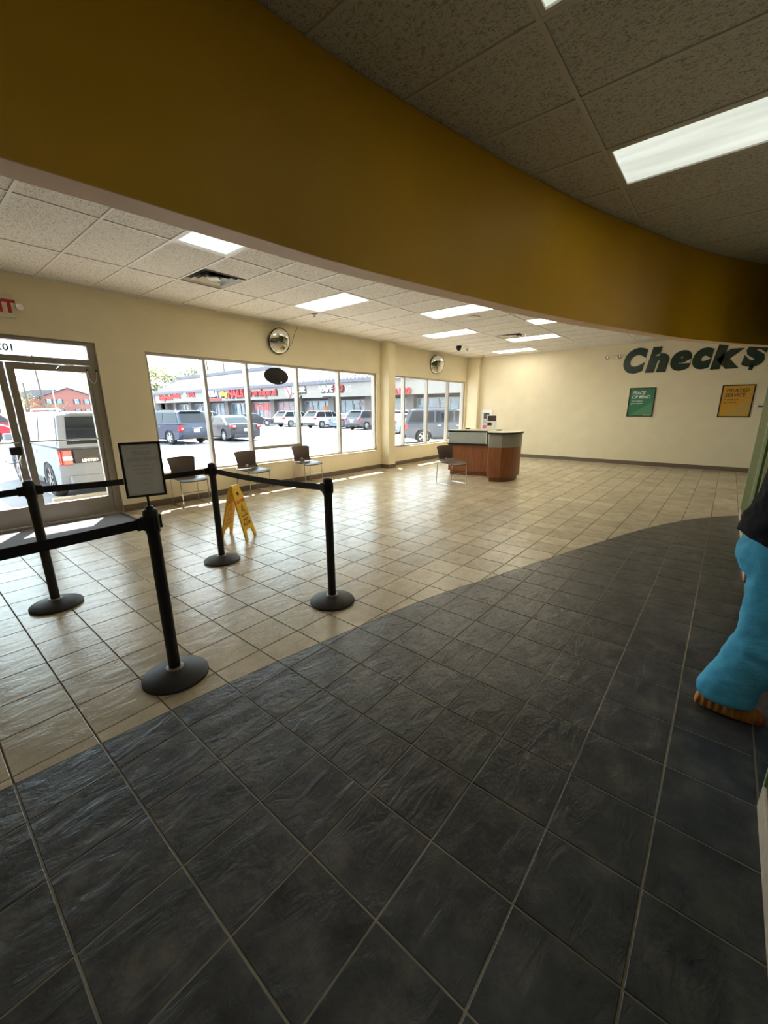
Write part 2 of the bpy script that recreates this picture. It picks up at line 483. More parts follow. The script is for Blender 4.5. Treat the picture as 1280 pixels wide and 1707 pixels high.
# ------------------------------------------------------------------ room dimensions
T = 0.3095
W = 5.885            # inner face of the window wall (plane y = W)
XR = 13.1            # inner face of the far wall (plane x = XR)
XL, YB = -3.6, -4.6
H = 3.175
G = -0.18            # parking-lot level
WT = 0.2

# floor: grout bed, then single tiles
floor = structure(MB().box(XL, XR + .2, YB, W + WT, -0.12, -0.004).build('floor', M['grout_warm']))
FC = smooth_curve([(-3.7, 1.0), (-2, 1.0), (-1, .96), (-.044, .882), (.285, .848), (.62, .812), (1.0, .768), (1.257, .732), (1.53, .685), (1.86, .627), (2.135, .58), (2.54, .497), (2.86, .41), (3.145, .315), (3.63, .17), (4.245, -.01), (5.21, -.31), (6.11, -.62), (6.81, -.929), (7.31, -1.245), (7.68, -1.553), (7.9, -1.8), (8.2, -2.3)], 0.1)
def fcurve(x):
    for a, b in zip(FC, FC[1:]):
        if a[0] <= x <= b[0]:
            return a[1] + (b[1] - a[1]) * (x - a[0]) / max(1e-9, b[0] - a[0])
    return 1.0 if x < FC[0][0] else -99
MB().prism([p for p in FC if p[0] < 8.0] + [(7.9, YB), (XL, YB), (XL, 1.0)], -0.0045, -0.0028).build('grout_bed', M['grout_grey'], floor)
def clip(poly, keep):
    out = []
    for i in range(len(poly)):
        a, b = poly[i], poly[(i + 1) % len(poly)]
        ka, kb = keep(a), keep(b)
        if ka >= 0: out.append(a)
        if (ka >= 0) != (kb >= 0):
            t = ka / (ka - kb); out.append((a[0] + (b[0] - a[0]) * t, a[1] + (b[1] - a[1]) * t))
    return out
def inset(poly, d):
    cx = sum(p[0] for p in poly) / len(poly); cy = sum(p[1] for p in poly) / len(poly)
    r = []
    for x, y in poly:
        L = math.hypot(x - cx, y - cy) or 1
        k = max(0.0, 1 - d * 1.4 / L); r.append((cx + (x - cx) * k, cy + (y - cy) * k))
    return r
def tile_rings(poly):
    return [[(x, y, -0.006) for x, y in poly], [(x, y, -0.0012) for x, y in poly], [(x, y, 0.0) for x, y in inset(poly, 0.002)]]
tiles = []
gap = 0.0032
for i in range(-12, 44):
    for j in range(-16, 20):
        x0, y0 = i * T, j * T
        if x0 > XR or x0 + T < XL or y0 > W + .15 or y0 + T < YB: continue
        sq = [(x0 + gap, y0 + gap), (x0 + T - gap, y0 + gap), (x0 + T - gap, y0 + T - gap), (x0 + gap, y0 + T - gap)]
        ya, yb = fcurve(x0), fcurve(x0 + T)
        def side(p, x0=x0, ya=ya, yb=yb): return p[1] - (ya + (yb - ya) * (p[0] - x0) / T)
        cl = [side(p) for p in sq]
        sides = [('b', sq)] if min(cl) >= 0 else [('d', sq)] if max(cl) <= 0 else [('b', clip(sq, lambda p: side(p) - .001)), ('d', clip(sq, lambda p: -side(p) - .001))]
        for k, pl in sides:
            if len(pl) < 3: continue
            ar = 0.5 * abs(sum(pl[a][0] * pl[(a + 1) % len(pl)][1] - pl[(a + 1) % len(pl)][0] * pl[a][1] for a in range(len(pl))))
            if ar < 2e-4: continue
            pp = [project((x, y, 0)) for x, y in pl]
            area = 0
            if all(pp):
                pp2 = clip(clip(clip(pp, lambda p: p[0]), lambda p: 1280 - p[0]), lambda p: 1707 - p[1])
                if len(pp2) > 2:
                    area = 0.5 * abs(sum(pp2[a][0] * pp2[(a + 1) % len(pp2)][1] - pp2[(a + 1) % len(pp2)][0] * pp2[a][1] for a in range(len(pp2))))
            tiles.append((area, k, pl, len(sides) == 1, x0, y0))
tiles.sort(key=lambda t: -t[0])
full = {}
rest = {'b': MB(), 'd': MB()}
for n_, (area, k, pl, whole, x0, y0) in enumerate(tiles):
    mt = M['tile_beige'] if k == 'b' else M['tile_dark']
    if n_ < 298:
        if whole:
            if k not in full:
                full[k] = MB().loft(tile_rings([(x - x0, y - y0) for x, y in pl])).build('floor_tile', mt, floor)
                o = full[k]
            else:
                o = full[k].copy(); C.objects.link(o)
            o.location = (x0, y0, random.uniform(-.0004, .0004))
        else:
            MB().loft(tile_rings(pl)).build('floor_tile', mt, floor)
    else:
        rest[k].loft(tile_rings(pl))
stuff(rest['b'].build('distant_tiles', M['tile_beige'], floor))
if rest['d'].f: stuff(rest['d'].build('remaining_dark_tiles', M['tile_dark'], floor))

# walls
DOOR = (0.0, 2.10, 2.47)
WIN1 = (2.75, 8.24, 0.49, 2.425)
WIN2 = (8.70, 12.90, 0.49, 2.425)
Y0, Y1 = W, W + WT
wf = MB()
wf.box(XL, DOOR[0], Y0, Y1, 0, H); wf.box(DOOR[0], DOOR[1], Y0, Y1, DOOR[2], H)
wf.box(DOOR[1], WIN1[0], Y0, Y1, 0, H)
for a in (WIN1, WIN2):
    wf.box(a[0], a[1], Y0, Y1, 0, a[2]); wf.box(a[0], a[1], Y0, Y1, a[3], H)
wf.box(WIN1[1], WIN2[0], Y0, Y1, 0, H); wf.box(WIN2[1], XR + .2, Y0, Y1, 0, H)
structure(wf.build('wall_front', M['cream']))
structure(MB().box(XR, XR + .2, YB, Y0, 0, H).build('wall_right', M['cream']))
structure(MB().box(XL - .2, XL, YB, Y1, 0, H).build('wall_left', M['cream']))
structure(MB().box(XL - .2, XR + .2, YB - .2, YB, 0, H).build('wall_back', M['green']))
pil = structure(MB().box(8.39, 8.67, W - .27, W, 0, H).build('trim_1', M['cream'], bevel=.012))
structure(MB().box(12.95, XR, 5.45, W, 0, H).build('trim_2', M['cream'], bevel=.006))
def skirt(name, segs):
    b = MB()
    for x0, x1, y0, y1 in segs: b.box(x0, x1, y0, y1, 0, 0.105)
    return structure(b.build(name, M['base_taupe'], bevel=.004))
skirt('baseboard_front', [(XL, -.0, W - .009, W), (2.10, 8.381, W - .009, W), (8.679, 12.941, W - .009, W), (8.381, 8.679, W - .279, W - .27), (8.381, 8.39, W - .27, W), (8.67, 8.679, W - .27, W)])
skirt('baseboard_right', [(XR - .009, XR, YB, 5.45), (12.941, 12.95, 5.441, W), (12.95, XR, 5.441, 5.45)])

# ceiling: slab, tees and single lay-in panels
ceil = structure(MB().box(XL - .2, XR + .2, YB - .2, Y1, H + .05, H + .15).build('ceiling', M['tee']))
GX0, GY0, TX, TY = 2.165, 3.37, 0.61, 1.22
xs = [GX0 + TX * k for k in range(-10, 20) if XL - .6 < GX0 + TX * k < XR]
ys = [GY0 + TY * k for k in range(-8, 4) if YB - 1.3 < GY0 + TY * k < W]
LIGHTS = [  # ix, iy, material key, label
    (0, -1, 'diff_cool', 'cool white ceiling light nearest the entrance, partly cut off by the mustard soffit'),
    (4, 0, 'diff_warm', 'warm ceiling light in front of the round wall mirror beside the long window'),
    (7, -1, 'diff_warm', 'warm ceiling light left of the round ceiling grille'),
    (10, 0, 'diff_warm', 'warm ceiling light between the pilaster and the dome camera'),
    (13, -1, 'diff_warm', 'warm ceiling light right beside the far square ceiling vent'),
    (16, 0, 'diff_white', 'white ceiling light closest to the window end of the far wall'),
    (10, -2, 'diff_warm', 'ceiling light tucked behind the soffit edge at far right'),
    (2, -4, 'diff_dim', 'large ceiling light on the dark side of the mustard soffit'),
    (-1, -4, 'diff_dim', 'ceiling light cut off by the top edge of the photo'),
    (-4, -6, 'diff_white', 'added unseen ceiling light over the teller area, far behind the camera'),  # these last four are added out of view to brighten the soffit side
    (-1, -6, 'diff_white', 'added unseen ceiling light over the teller area, behind the near green wall'),
    (3, -6, 'diff_white', 'added unseen ceiling light over the teller area, beyond the walking person'),
    (7, -6, 'diff_white', 'added unseen ceiling light over the teller area, behind the far green partition'),
]
VENTS = [(1, 3.94, 'silver square ceiling vent near the entrance with dark slots'), (12, 2.76, 'square ceiling vent beside a warm light near the far wall')]
lightcells = {(a, b) for a, b, *_ in LIGHTS}
ventcell = {(1, 0): 3.94, (12, -1): 2.76}
panel_mesh = {}
cells = []
for ix in range(-10, 19):
    for iy in range(-8, 4):
        x0, y0 = GX0 + TX * ix, GY0 + TY * iy
        x1, y1 = x0 + TX, y0 + TY
        if x1 < XL or x0 > XR or y1 < YB or y0 > W or (ix, iy) in lightcells: continue
        r = [max(x0, XL), min(x1, XR), max(y0, YB), min(y1, W)]
        if r[1] - r[0] < .03 or r[3] - r[2] < .03: continue
        if (ix, iy) in ventcell:
            vy = ventcell[(ix, iy)]
            for a, b in ((r[2], vy), (vy + .61, r[3])):
                if b - a > .05: cells.append([r[0], r[1], a, b])
        else:
            cells.append(r)
def seen(r):
    for fx in (0, .5, 1):
        for fy in (0, .5, 1):
            p = project((r[0] + (r[1] - r[0]) * fx, r[2] + (r[3] - r[2]) * fy, H))
            if p and -20 < p[0] < 1300 and -20 < p[1] < 1727: return True
    return False
hid = MB()
for r in cells:
    w, d = round(r[1] - r[0], 3), round(r[3] - r[2], 3)
    if not seen(r):
        hid.box(r[0], r[1], r[2], r[3], H + .007, H + .02); continue
    if (w, d) not in panel_mesh:
        b = MB(); g = .011
        b.loft([[(g, g, .018), (w - g, g, .018), (w - g, d - g, .018), (g, d - g, .018)], [(g, g, .004), (w - g, g, .004), (w - g, d - g, .004), (g, d - g, .004)], [(g + .004, g + .004, 0), (w - g - .004, g + .004, 0), (w - g - .004, d - g - .004, 0), (g + .004, d - g - .004, 0)]])
        o = panel_mesh[(w, d)] = b.build('ceiling_panel', M['fibre'], ceil)
    else:
        o = panel_mesh[(w, d)].copy(); C.objects.link(o)
    o.location = (r[0], r[2], H + .007)
stuff(hid.build('unseen_panels', M['fibre'], ceil))
for x in xs:
    MB().box(x - .012, x + .012, YB, W, H + .0005, H + .03).build('cross_tee', M['tee'], ceil)
for y in ys:
    MB().box(XL, XR, y - .012, y + .012, H, H + .03).build('main_tee', M['tee'], ceil)
wm = MB()
wm.box(XL, XR, W - .02, W, H - .002, H + .02); wm.box(XR - .02, XR, YB, W, H - .002, H + .02)
wm.build('wall_angle', M['tee'], ceil)

for ix, iy, mk, lab in LIGHTS:
    x0, y0 = GX0 + TX * ix, GY0 + TY * iy
    t = thing('ceiling_light', lab, 'light', (x0 + TX / 2, y0 + TY / 2, H), group='recessed ceiling lights')
    f = MB(); a, b = TX / 2 - .013, TY / 2 - .013
    for q in ((-a, a, -b, -b + .025), (-a, a, b - .025, b), (-a, -a + .025, -b + .025, b - .025), (a - .025, a, -b + .025, b - .025)):
        f.box(*q, 0.001, .04)
    f.build('frame', M['tee'], t)
    MB().box(-a + .025, a - .025, -b + .025, b - .025, .012, .03).build('diffuser', M[mk], t)
for ix, y0, lab in VENTS:
    x0 = GX0 + TX * ix
    t = thing('ceiling_vent', lab, 'vent', (x0 + TX / 2, y0 + .305, H), group='square ceiling vents')
    MB().box(-.29, .29, -.29, .29, .046, .05).build('backing', M['black_matte'], t)
    for s_, z in ((.285, 0.0), (.215, .006), (.145, .010)):
        b = MB()
        i_ = s_ - .035
        o_r = [(-s_, -s_), (s_, -s_), (s_, s_), (-s_, s_)]; i_r = [(-i_, -i_), (i_, -i_), (i_, i_), (-i_, i_)]
        b.loft([[(x, y, z) for x, y in o_r], [(x, y, z + .03) for x, y in i_r], [(x, y, z + .034) for x, y in i_r], [(x, y, z + .006) for x, y in o_r]], cap=False)
        b.build('louver_ring', M['chrome'] if s_ < .25 else M['tee'], t)
    MB().lathe([(.09, .02), (.1, .012), (.07, .004), (.02, .0)], 4).build('center_plate', M['tee'], t)

# curved soffit dividing the room
SI = smooth_curve([(-3.6, .80), (-2, .80), (-1, .77), (-.04, .705), (.35, .66), (.66, .63), (1.12, .595), (1.6, .55), (1.83, .515), (2.2, .445), (2.8, .318), (3.44, .172), (4.29, -.065), (4.97, -.305), (5.91, -.646), (6.52, -.944), (7.12, -1.285), (7.55, -1.56)], 0.12)
SZ, STK = 2.29, 0.125
def offset(poly, d):
    out = []
    for i, p in enumerate(poly):
        a, b = poly[max(i - 1, 0)], poly[min(i + 1, len(poly) - 1)]
        t = Vector((b[0] - a[0], b[1] - a[1])).normalized()
        out.append((p[0] - t.y * d, p[1] + t.x * d))
    return out
SO = offset(SI, STK)
sof = MB()
rings = []
for (a, b) in zip(SI, SO):
    rings.append([(a[0], a[1], SZ + .003), (a[0], a[1], H), (b[0], b[1], H), (b[0], b[1], SZ + .003)])
sof.loft(rings)
soffit = structure(sof.build('trim_3', M['mustard'], smooth=True))
tag(soffit, 'long curved mustard yellow soffit hanging below the ceiling')
un = MB()
un.loft([[(a[0], a[1], SZ), (a[0], a[1], SZ + .003), (b[0], b[1], SZ + .003), (b[0], b[1], SZ)] for a, b in zip(SI, SO)])
ol = offset(SO, .006)
un.loft([[(a[0], a[1], SZ), (a[0], a[1], H), (b[0], b[1], H), (b[0], b[1], SZ)] for a, b in zip(SO, ol)])
un.build('underside', M['cream_edge'], soffit, smooth=True)

# green partition walls on the teller side
def pier(name, x0, x1, label):
    p = structure(MB().box(x0, x1, -1.74, -1.55, .11, H).build(name, M['green'], bevel=.01))
    MB().box(x0 - .008, x1 + .008, -1.748, -1.542, 0, .11).build('base', M['base_pale'], p, bevel=.008)
    MB().box(x0 - .006, x0 + .02, -1.57, -1.542, .11, H).build('corner_guard', M['green_pale'], p, bevel=.003)
    MB().box(x1 - .008, x1 + .006, -1.556, -1.542, .11, H).build('corner_guard', M['green_pale'], p, bevel=.003)
    tag(p, label)
    return p
pier('wall_teller', 6.05, 7.65, 'green partition wall at the far end of the dark tiles')
pier('wall_pier', 4.66, 5.2, 'green pier behind the walking person')
pier('wall_near', .62, 1.85, 'green wall end with a scuffed pale base at the right edge')
tc_ = thing('teller_counter', 'long wooden teller counter behind the green piers, seen in the round mirror', 'counter', (3.3, -2.35, 0))
for k in range(6):
    MB().box(-3 + k * 1.0 + .01, -3 + k * 1.0 + .99, .28, .30, .1, 1.0).build('panel', M['wood'], tc_, bevel=.004)
MB().box(-3, 3, -.3, .28, 0, 1.0).build('body', M['wood_dark'], tc_)
MB().box(-3.05, 3.05, -.34, .36, 1.0, 1.05).build('worktop', M['top_cream'], tc_, bevel=.006)

# windows
FY0, FY1 = W + .05, W + .16
def window(name, win, mulls, rail=None):
    x0, x1, z0, z1 = win
    w = structure(MB().box(x0, x1, FY0, FY1, z0, z0 + .045).box(x0, x1, FY0, FY1, z1 - .045, z1).box(x0, x0 + .045, FY0, FY1, z0 + .045, z1 - .045).box(x1 - .045, x1, FY0, FY1, z0 + .045, z1 - .045).build(name, M['alu'], bevel=.003))
    xs_ = [x0 + .02] + mulls + [x1 - .02]
    for m in mulls:
        MB().box(m - .026, m + .026, FY0 - .01, FY1, z0 + .045, z1 - .045).build('mullion', M['alu'], w, bevel=.003)
    for k in range(len(xs_) - 1):
        MB().box(xs_[k] + .024, xs_[k + 1] - .024, W + .1, W + .106, z0 + .04, z1 - .04).build('pane', M['glass'], w)
    if rail:
        a, b, z = rail
        MB().box(a + .026, b - .026, FY0, FY1, z - .03, z + .03).build('rail', M['alu'], w, bevel=.003)
    MB().box(x0 - .0, x1 + .0, W - .012, FY0, z0 - .012, z0 + .006).build('sill', M['cream'], w, bevel=.003)
    return w
window('window_1', WIN1, [3.70, 4.53, 5.72, 6.94], (4.53, 5.72, .80))
window('window_2', WIN2, [9.48, 10.64, 11.86])

# entrance: frame, transom and two glass doors
DY0, DY1 = W + .04, W + .15
door = structure(MB().box(DOOR[0], .1, DY0, DY1, 0, 2.466).box(2.0, DOOR[1], DY0, DY1, 0, 2.466).box(.1, 2.0, DY0, DY1, 2.16, 2.235).box(.1, 2.0, DY0, DY1, 2.42, 2.466).build('door_1', M['alu_dark'], bevel=.003))
MB().box(.1, 2.0, DY0 + .05, DY0 + .056, 2.235, 2.42).build('transom_pane', M['glass'], door)
MB().box(0.0, 2.1, DY0 - .02, DY1 + .1, 0, .015).build('threshold', M['alu'], door)
num = text_obj('street_number', '102', .12, M['car_trim'], door, (1.135, DY0 + .046, 2.285), mirror=True, depth=.004, bold=.003)
def leaf(name, x0, x1, lockside):
    d = structure(MB().box(x0, x0 + .078, DY0 + .015, DY1 - .03, .02, 2.15).box(x1 - .05 if lockside else x1 - .078, x1, DY0 + .015, DY1 - .03, .02, 2.15).box(x0 + .07, x1 - .05, DY0 + .015, DY1 - .03, .02, .28).box(x0 + .07, x1 - .05, DY0 + .015, DY1 - .03, 2.065, 2.15).build(name, M['alu_dark'], bevel=.003))
    MB().box(x0 + .07, x1 - .045, DY0 + .05, DY0 + .056, .27, 2.07).build('pane', M['glass'], d)
    bar = MB().tube([(x0 + .05, DY0 - .03, 1.143), (x1 - .03, DY0 - .03, 1.143)], .011, 10)
    for x in (x0 + .05, x1 - .03): bar.tube([(x, DY0 - .03, 1.143), (x, DY0 + .02, 1.143)], .011, 8)
    bar.build('push_bar', M['chrome'], d, smooth=True)
    return d
lf = leaf('door_2', .105, 1.075, False)
rf = leaf('door_3', 1.09, 1.995, True)
MB().box(.93, 1.05, DY0 - .035, DY0 + .014, .985, 1.085).build('lock_box', M['black'], lf, bevel=.006)
MB().box(1.012, 1.06, DY0 - .01, DY0 + .014, .80, .93).build('lock_plate', M['alu'], lf, bevel=.003)
MB().tube([(1.03, DY0 - .02, .97), (1.0, DY0 - .03, .9), (.9, DY0 - .03, .88), (.86, DY0 - .02, .92)], .006, 6).build('pull_handle', M['chrome'], lf, smooth=True)
cl = MB().box(1.60, 1.92, DY0 - .03, DY0, 2.165, 2.215).build('closer_body', M['alu_dark'], door, bevel=.006)
MB().tube([(1.80, DY0 - .04, 2.15), (1.62, DY0 - .09, 2.125), (1.60, DY0 - .02, 2.10)], .009, 8).build('closer_arm', M['chrome'], door, smooth=True)
lp = [(1.955 + .055 * (1 - math.cos(t)), DY0 - .012, 2.09 - .17 * math.sin(t)) for t in [PI * k / 14 for k in range(15)]]
MB().tube(lp, .004, 6).build('contact_wire', M['white_plastic'], door, smooth=True)
for x in (1.955, 2.065):
    MB().lathe([(.016, 0), (.016, .012), (.006, .024)], 10, (x, DY0 - .012, 2.085)).build('wire_cap', M['black'], door)

# door mat
t = thing('door_mat', 'grey carpet mat lying in front of the glass entrance doors', 'mat', (.9, 5.28, 0))
MB().box(-1.35, 1.1, -.62, .58, .001, .009).build('pile', M['carpet'], t, bevel=.003)
MB().box(-1.40, 1.15, -.66, -.62, 0, .008).box(-1.40, -1.35, -.62, .58, 0, .008).box(1.1, 1.15, -.62, .58, 0, .008).build('rubber_edge', M['rubber'], t)

# exit sign and emergency light
t = thing('exit_sign', 'white box exit sign with red letters above the entrance doors', 'sign', (1.06, W, 2.79))
MB().box(-.23, .23, -.06, 0, -.13, .13).build('housing', M['white_plastic'], t, bevel=.008)
text_obj('lettering', 'EXIT', .20, M['red_sign'], t, (0.03, -.062, -.07), bold=.008)
for s_ in (-1, 1):
    h = MB().lathe([(.02, 0), (.036, .015), (.04, .05), (.038, .055), (.0, .05)], 16, xf=Matrix.Translation((s_ * .27, -.05, .0)) @ Matrix.Rotation(PI / 2, 4, 'X')).build('lamp_head', M['chrome'], t, smooth=True)
    MB().box(s_ * .25 - .03, s_ * .25 + .03, -.05, -.03, -.012, .012).build('lamp_arm', M['white_plastic'], t)
t = thing('emergency_light', 'small white two headed emergency light on the far wall', 'light', (XR, 1.5, 2.865), -PI / 2)
MB().box(-.10, .10, -.05, 0, -.05, .05).build('housing', M['white_plastic'], t, bevel=.012)
for s_ in (-1, 1):
    MB().lathe([(.03, 0), (.045, .02), (.048, .055), (.04, .06), (.0, .05)], 16, xf=Matrix.Translation((s_ * .15, -.02, 0)) @ Matrix.Rotation(PI / 2, 4, 'X')).build('lamp_head', M['chrome'], t, smooth=True)

# ceiling fittings
t = thing('dome_camera', 'black dome security camera hanging from the ceiling', 'camera', (10.3, 4.72, H))
MB().lathe([(.075, 0), (.075, -.025), (.07, -.04)], 20).build('mount', M['black'], t, smooth=True)
MB().lathe([(.066, -.04), (.062, -.075), (.045, -.105), (.018, -.12), (.0, -.122)], 20).build('dome', M['car_glass'], t, smooth=True)
for (x, y, lab) in ((5.235, 4.75, 'small sprinkler head beside the warm light above the round mirror'), (10.9, 4.8, 'small sprinkler head just right of the dome camera'), (12.7, 5.2, 'tiny sprinkler head near the far window corner')):
    t = thing('sprinkler_head', lab, 'sprinkler', (x, y, H))
    MB().lathe([(.05, 0), (.048, -.008), (.02, -.014)], 18).build('escutcheon', M['alu'], t, smooth=True)
    MB().lathe([(.012, -.012), (.010, -.04), (.03, -.042), (.03, -.047)], 12).build('deflector', M['alu_dark'], t)
t = thing('ceiling_speaker', 'round white ceiling speaker grille beside a warm light', 'speaker', (7.36, 2.75, H))
MB().lathe([(.13, 0), (.128, -.008), (.11, -.012)], 28).build('rim', M['white_plastic'], t, smooth=True)
MB().lathe([(.108, -.006), (.06, -.014), (.0, -.016)], 28).build('grille', M['tee'], t, smooth=True)

# convex mirrors
def convex_mirror(loc, rz, tilt, d, label):
    t = thing('convex_mirror', label, 'mirror', loc, rz)
    R_ = Matrix.Translation((0, -.10, 0)) @ Matrix.Rotation(PI / 2 + tilt, 4, 'X')
    prof = [(d / 2 * math.sin(a * PI / 2 / 12) , .075 * math.cos(a * PI / 2 / 12) ** 1.0) for a in range(12, -1, -1)]
    MB().lathe(prof, 40, xf=R_).build('dome', M['mirror'], t, smooth=True, auto=60)
    MB().lathe([(d / 2 - .004, -.012), (d / 2 + .008, -.01), (d / 2 + .01, .004), (d / 2 - .002, .012), (d / 2 - .008, .004)], 40, xf=R_).build('rim', M['black'], t, smooth=True)
    MB().tube([(0, -.10, 0), (0, 0, 0)], .02, 8).build('bracket', M['black'], t)
convex_mirror((5.22, W, 2.835), -.05, math.radians(14), .46, 'round black rimmed convex mirror above the long window, reflecting the counter')
convex_mirror((10.95, W, 2.835), -.32, math.radians(10), .52, 'round convex mirror above the second window near the far corner')

# oval sign on the window glass, seen from behind, with its cord
t = thing('oval_window_sign', 'black back of an oval sign on the window glass below the round mirror', 'sign', (5.21, W + .085, 2.195))
tilt = Matrix.Rotation(math.radians(2), 4, 'Y')
el = lambda a, b, n=40: [(a * math.cos(2 * PI * k / n), b * math.sin(2 * PI * k / n)) for k in range(n)]
xf = tilt @ Matrix.Rotation(PI / 2, 4, 'X')
MB().loft([[(x, y, 0) for x, y in el(.285, .155)], [(x, y, .02) for x, y in el(.29, .16)], [(x, y, .03) for x, y in el(.275, .145)]], xf=xf).build('shell', M['black_matte'], t, smooth=True)
MB().lathe([(.018, .03), (.016, .04), (.0, .042)], 12, (.10, -.115, 0), xf=xf).build('power_socket', M['white_plastic'], t)
sup = MB().tube([(.04, -.015, .15), (.12, -.05, .26), (.22, -.08, .45), (.26, -.09, .52), (.38, -.10, .66), (.46, -.11, .86), (.50, -.17, .975)], .0035, 6).build('power_cord', M['black'], t, smooth=True)
MB().tube([(.25, -.087, .505), (.285, -.092, .545)], .012, 8).build('inline_switch', M['black'], sup)

# ------------------------------------------------------------------ belt stanchions
def post_parts(t):
    MB().lathe([(.18, 0), (.18, .016), (.172, .024), (.12, .042), (.07, .056), (.05, .06)], 40).build('base', M['rubber'], t, smooth=True, auto=30)
    MB().lathe([(.05, .058), (.048, .064), (.036, .068)], 28).build('collar', M['alu_dark'], t, smooth=True)
    MB().lathe([(.032, .06), (.032, .90)], 28).build('pole', M['black'], t, smooth=True)
    hd = MB().lathe([(.034, .895), (.037, .90), (.038, 1.0), (.034, 1.02), (.02, 1.03), (.0, 1.031)], 28).build('head', M['black'], t, smooth=True)
    for a in (0, PI / 2, PI, 3 * PI / 2):
        xf_ = Matrix.Rotation(a, 4, 'Z')
        MB().box(.034, .048, -.014, .014, .915, .99, xf=xf_).build('belt_slot', M['black_matte'], hd, bevel=.003)
POSTS = [((.563, 2.775), 'black stanchion post in front of the glass entrance door'), ((.769, 1.085), 'nearest black stanchion post, carrying the framed wait sign'), ((1.948, 2.665), 'black stanchion post beside the yellow wet floor sign'), ((2.029, 1.07), 'black stanchion post standing alone at the edge of the dark tiles')]
proto = None
for (x, y), lab in POSTS:
    rz = random.uniform(-.1, .1)
    if proto is None:
        proto = thing('stanchion_post', lab, 'stanchion', (x, y, 0), 0, 'belt stanchion posts'); post_parts(proto)
    else:
        dup(proto, (x, y, 0), 0, lab)
def belt(p, q, lab, sag=.012):
    p, q = Vector((*p, .952)), Vector((*q, .952))
    d = (q - p); L = d.length; d.normalize(); nrm = Vector((-d.y, d.x, 0))
    t = thing('barrier_belt', lab, 'belt', p, 0, 'retractable barrier belts')
    rings = []
    for k in range(13):
        u = .05 + (L - .1) * k / 12
        z = -sag * 4 * (k / 12) * (1 - k / 12)
        c_ = d * u + Vector((0, 0, z))
        rings.append([tuple(c_ + nrm * a + Vector((0, 0, b))) for a, b in ((-.001, -.025), (.001, -.025), (.001, .025), (-.001, .025))])
    MB().loft(rings).build('webbing', M['belt'], t)
    R_ = Matrix.Rotation(math.atan2(d.y, d.x), 4, 'Z')
    MB().box(.04, .075, -.01, .01, -.034, .034, xf=R_).build('belt_clip', M['black'], t, bevel=.004)
    MB().box(L - .075, L - .04, -.01, .01, -.034, .034, xf=R_).build('belt_clip', M['black'], t, bevel=.004)
P = [p[0] for p in POSTS]
belt(P[0], P[2], 'black barrier belt passing behind the framed wait sign')
belt(P[2], P[3], 'black barrier belt slanting down to the post at the dark tiles', .02)
belt((-1.35, 1.12), P[1], 'nearest black barrier belt leaving the photo at the left edge', .02)
belt((-1.35, 2.83), P[0], 'short stretch of black belt left of the post at the entrance')
# their outer ends are held by posts beyond the left edge of the frame
for x, y, lab in ((-1.35, 1.12, 'black stanchion post outside the frame holding the nearest belt'), (-1.35, 2.83, 'black stanchion post outside the frame holding the entrance belt')):
    dup(proto, (x, y, 0), 0, lab)

# framed sign on the near post: back of the sheet, print showing through
t = thing('wait_sign', 'black framed please wait here sign seen from behind on a post', 'sign', (.769, 1.085, 1.031), -.24)
SW, SH, SB = .186, .283, .062
MB().tube([(0, 0, 0), (0, 0, SB + .004)], .006, 10).build('stem', M['black'], t)
MB().lathe([(.02, -.002), (.018, .008), (.008, .012)], 16).build('stem_foot', M['black'], t)
fr = MB(); b_ = .011
fr.box(-SW / 2, SW / 2, -.008, .008, SB, SB + b_).box(-SW / 2, SW / 2, -.008, .008, SB + SH - b_, SB + SH).box(-SW / 2, -SW / 2 + b_, -.008, .008, SB + b_, SB + SH - b_).box(SW / 2 - b_, SW / 2, -.008, .008, SB + b_, SB + SH - b_)
fr.build('frame', M['black'], t, bevel=.002)
sheet = MB().box(-SW / 2 + b_, SW / 2 - b_, -.002, .002, SB + b_, SB + SH - b_).build('sheet', M['paper'], t)
for txt, z, s_, m_ in (('PLEASE', .218, .031, 'paper_ink'), ('WAIT HERE', .185, .031, 'paper_ink'), ('For Next Available', .160, .0165, 'paper_ink'), ('Customer Service', .140, .0165, 'paper_ink'), ('Representative', .120, .0165, 'paper_ink'), ('CheckSmart', .250, .018, 'paper_faint')):
    text_obj('print', txt, s_, M[m_], sheet, (.004, -.0023, SB + z), mirror=True, depth=.0006, bold=.0006 if s_ > .03 else .0002, sx=.86)
for ro, ri in ((.030, .028), (.022, .0205)):
    MB().lathe([(ro, 0), (ro, .0006), (ri, .0006), (ri, 0), (ro, 0)], 32, xf=Matrix.Translation((.006, -.002, SB + .07)) @ Matrix.Rotation(PI / 2, 4, 'X'), cap=False).build('print', M['paper_faint'], sheet)
MB().tube([(-.006, -.0024, SB + .066), (0.006, -.0024, SB + .062), (.018, -.0024, SB + .066)], .0012, 5).tube([(.006, -.0024, SB + .063), (.006, -.0024, SB + .083)], .0012, 5).build('print', M['paper_faint'], sheet)

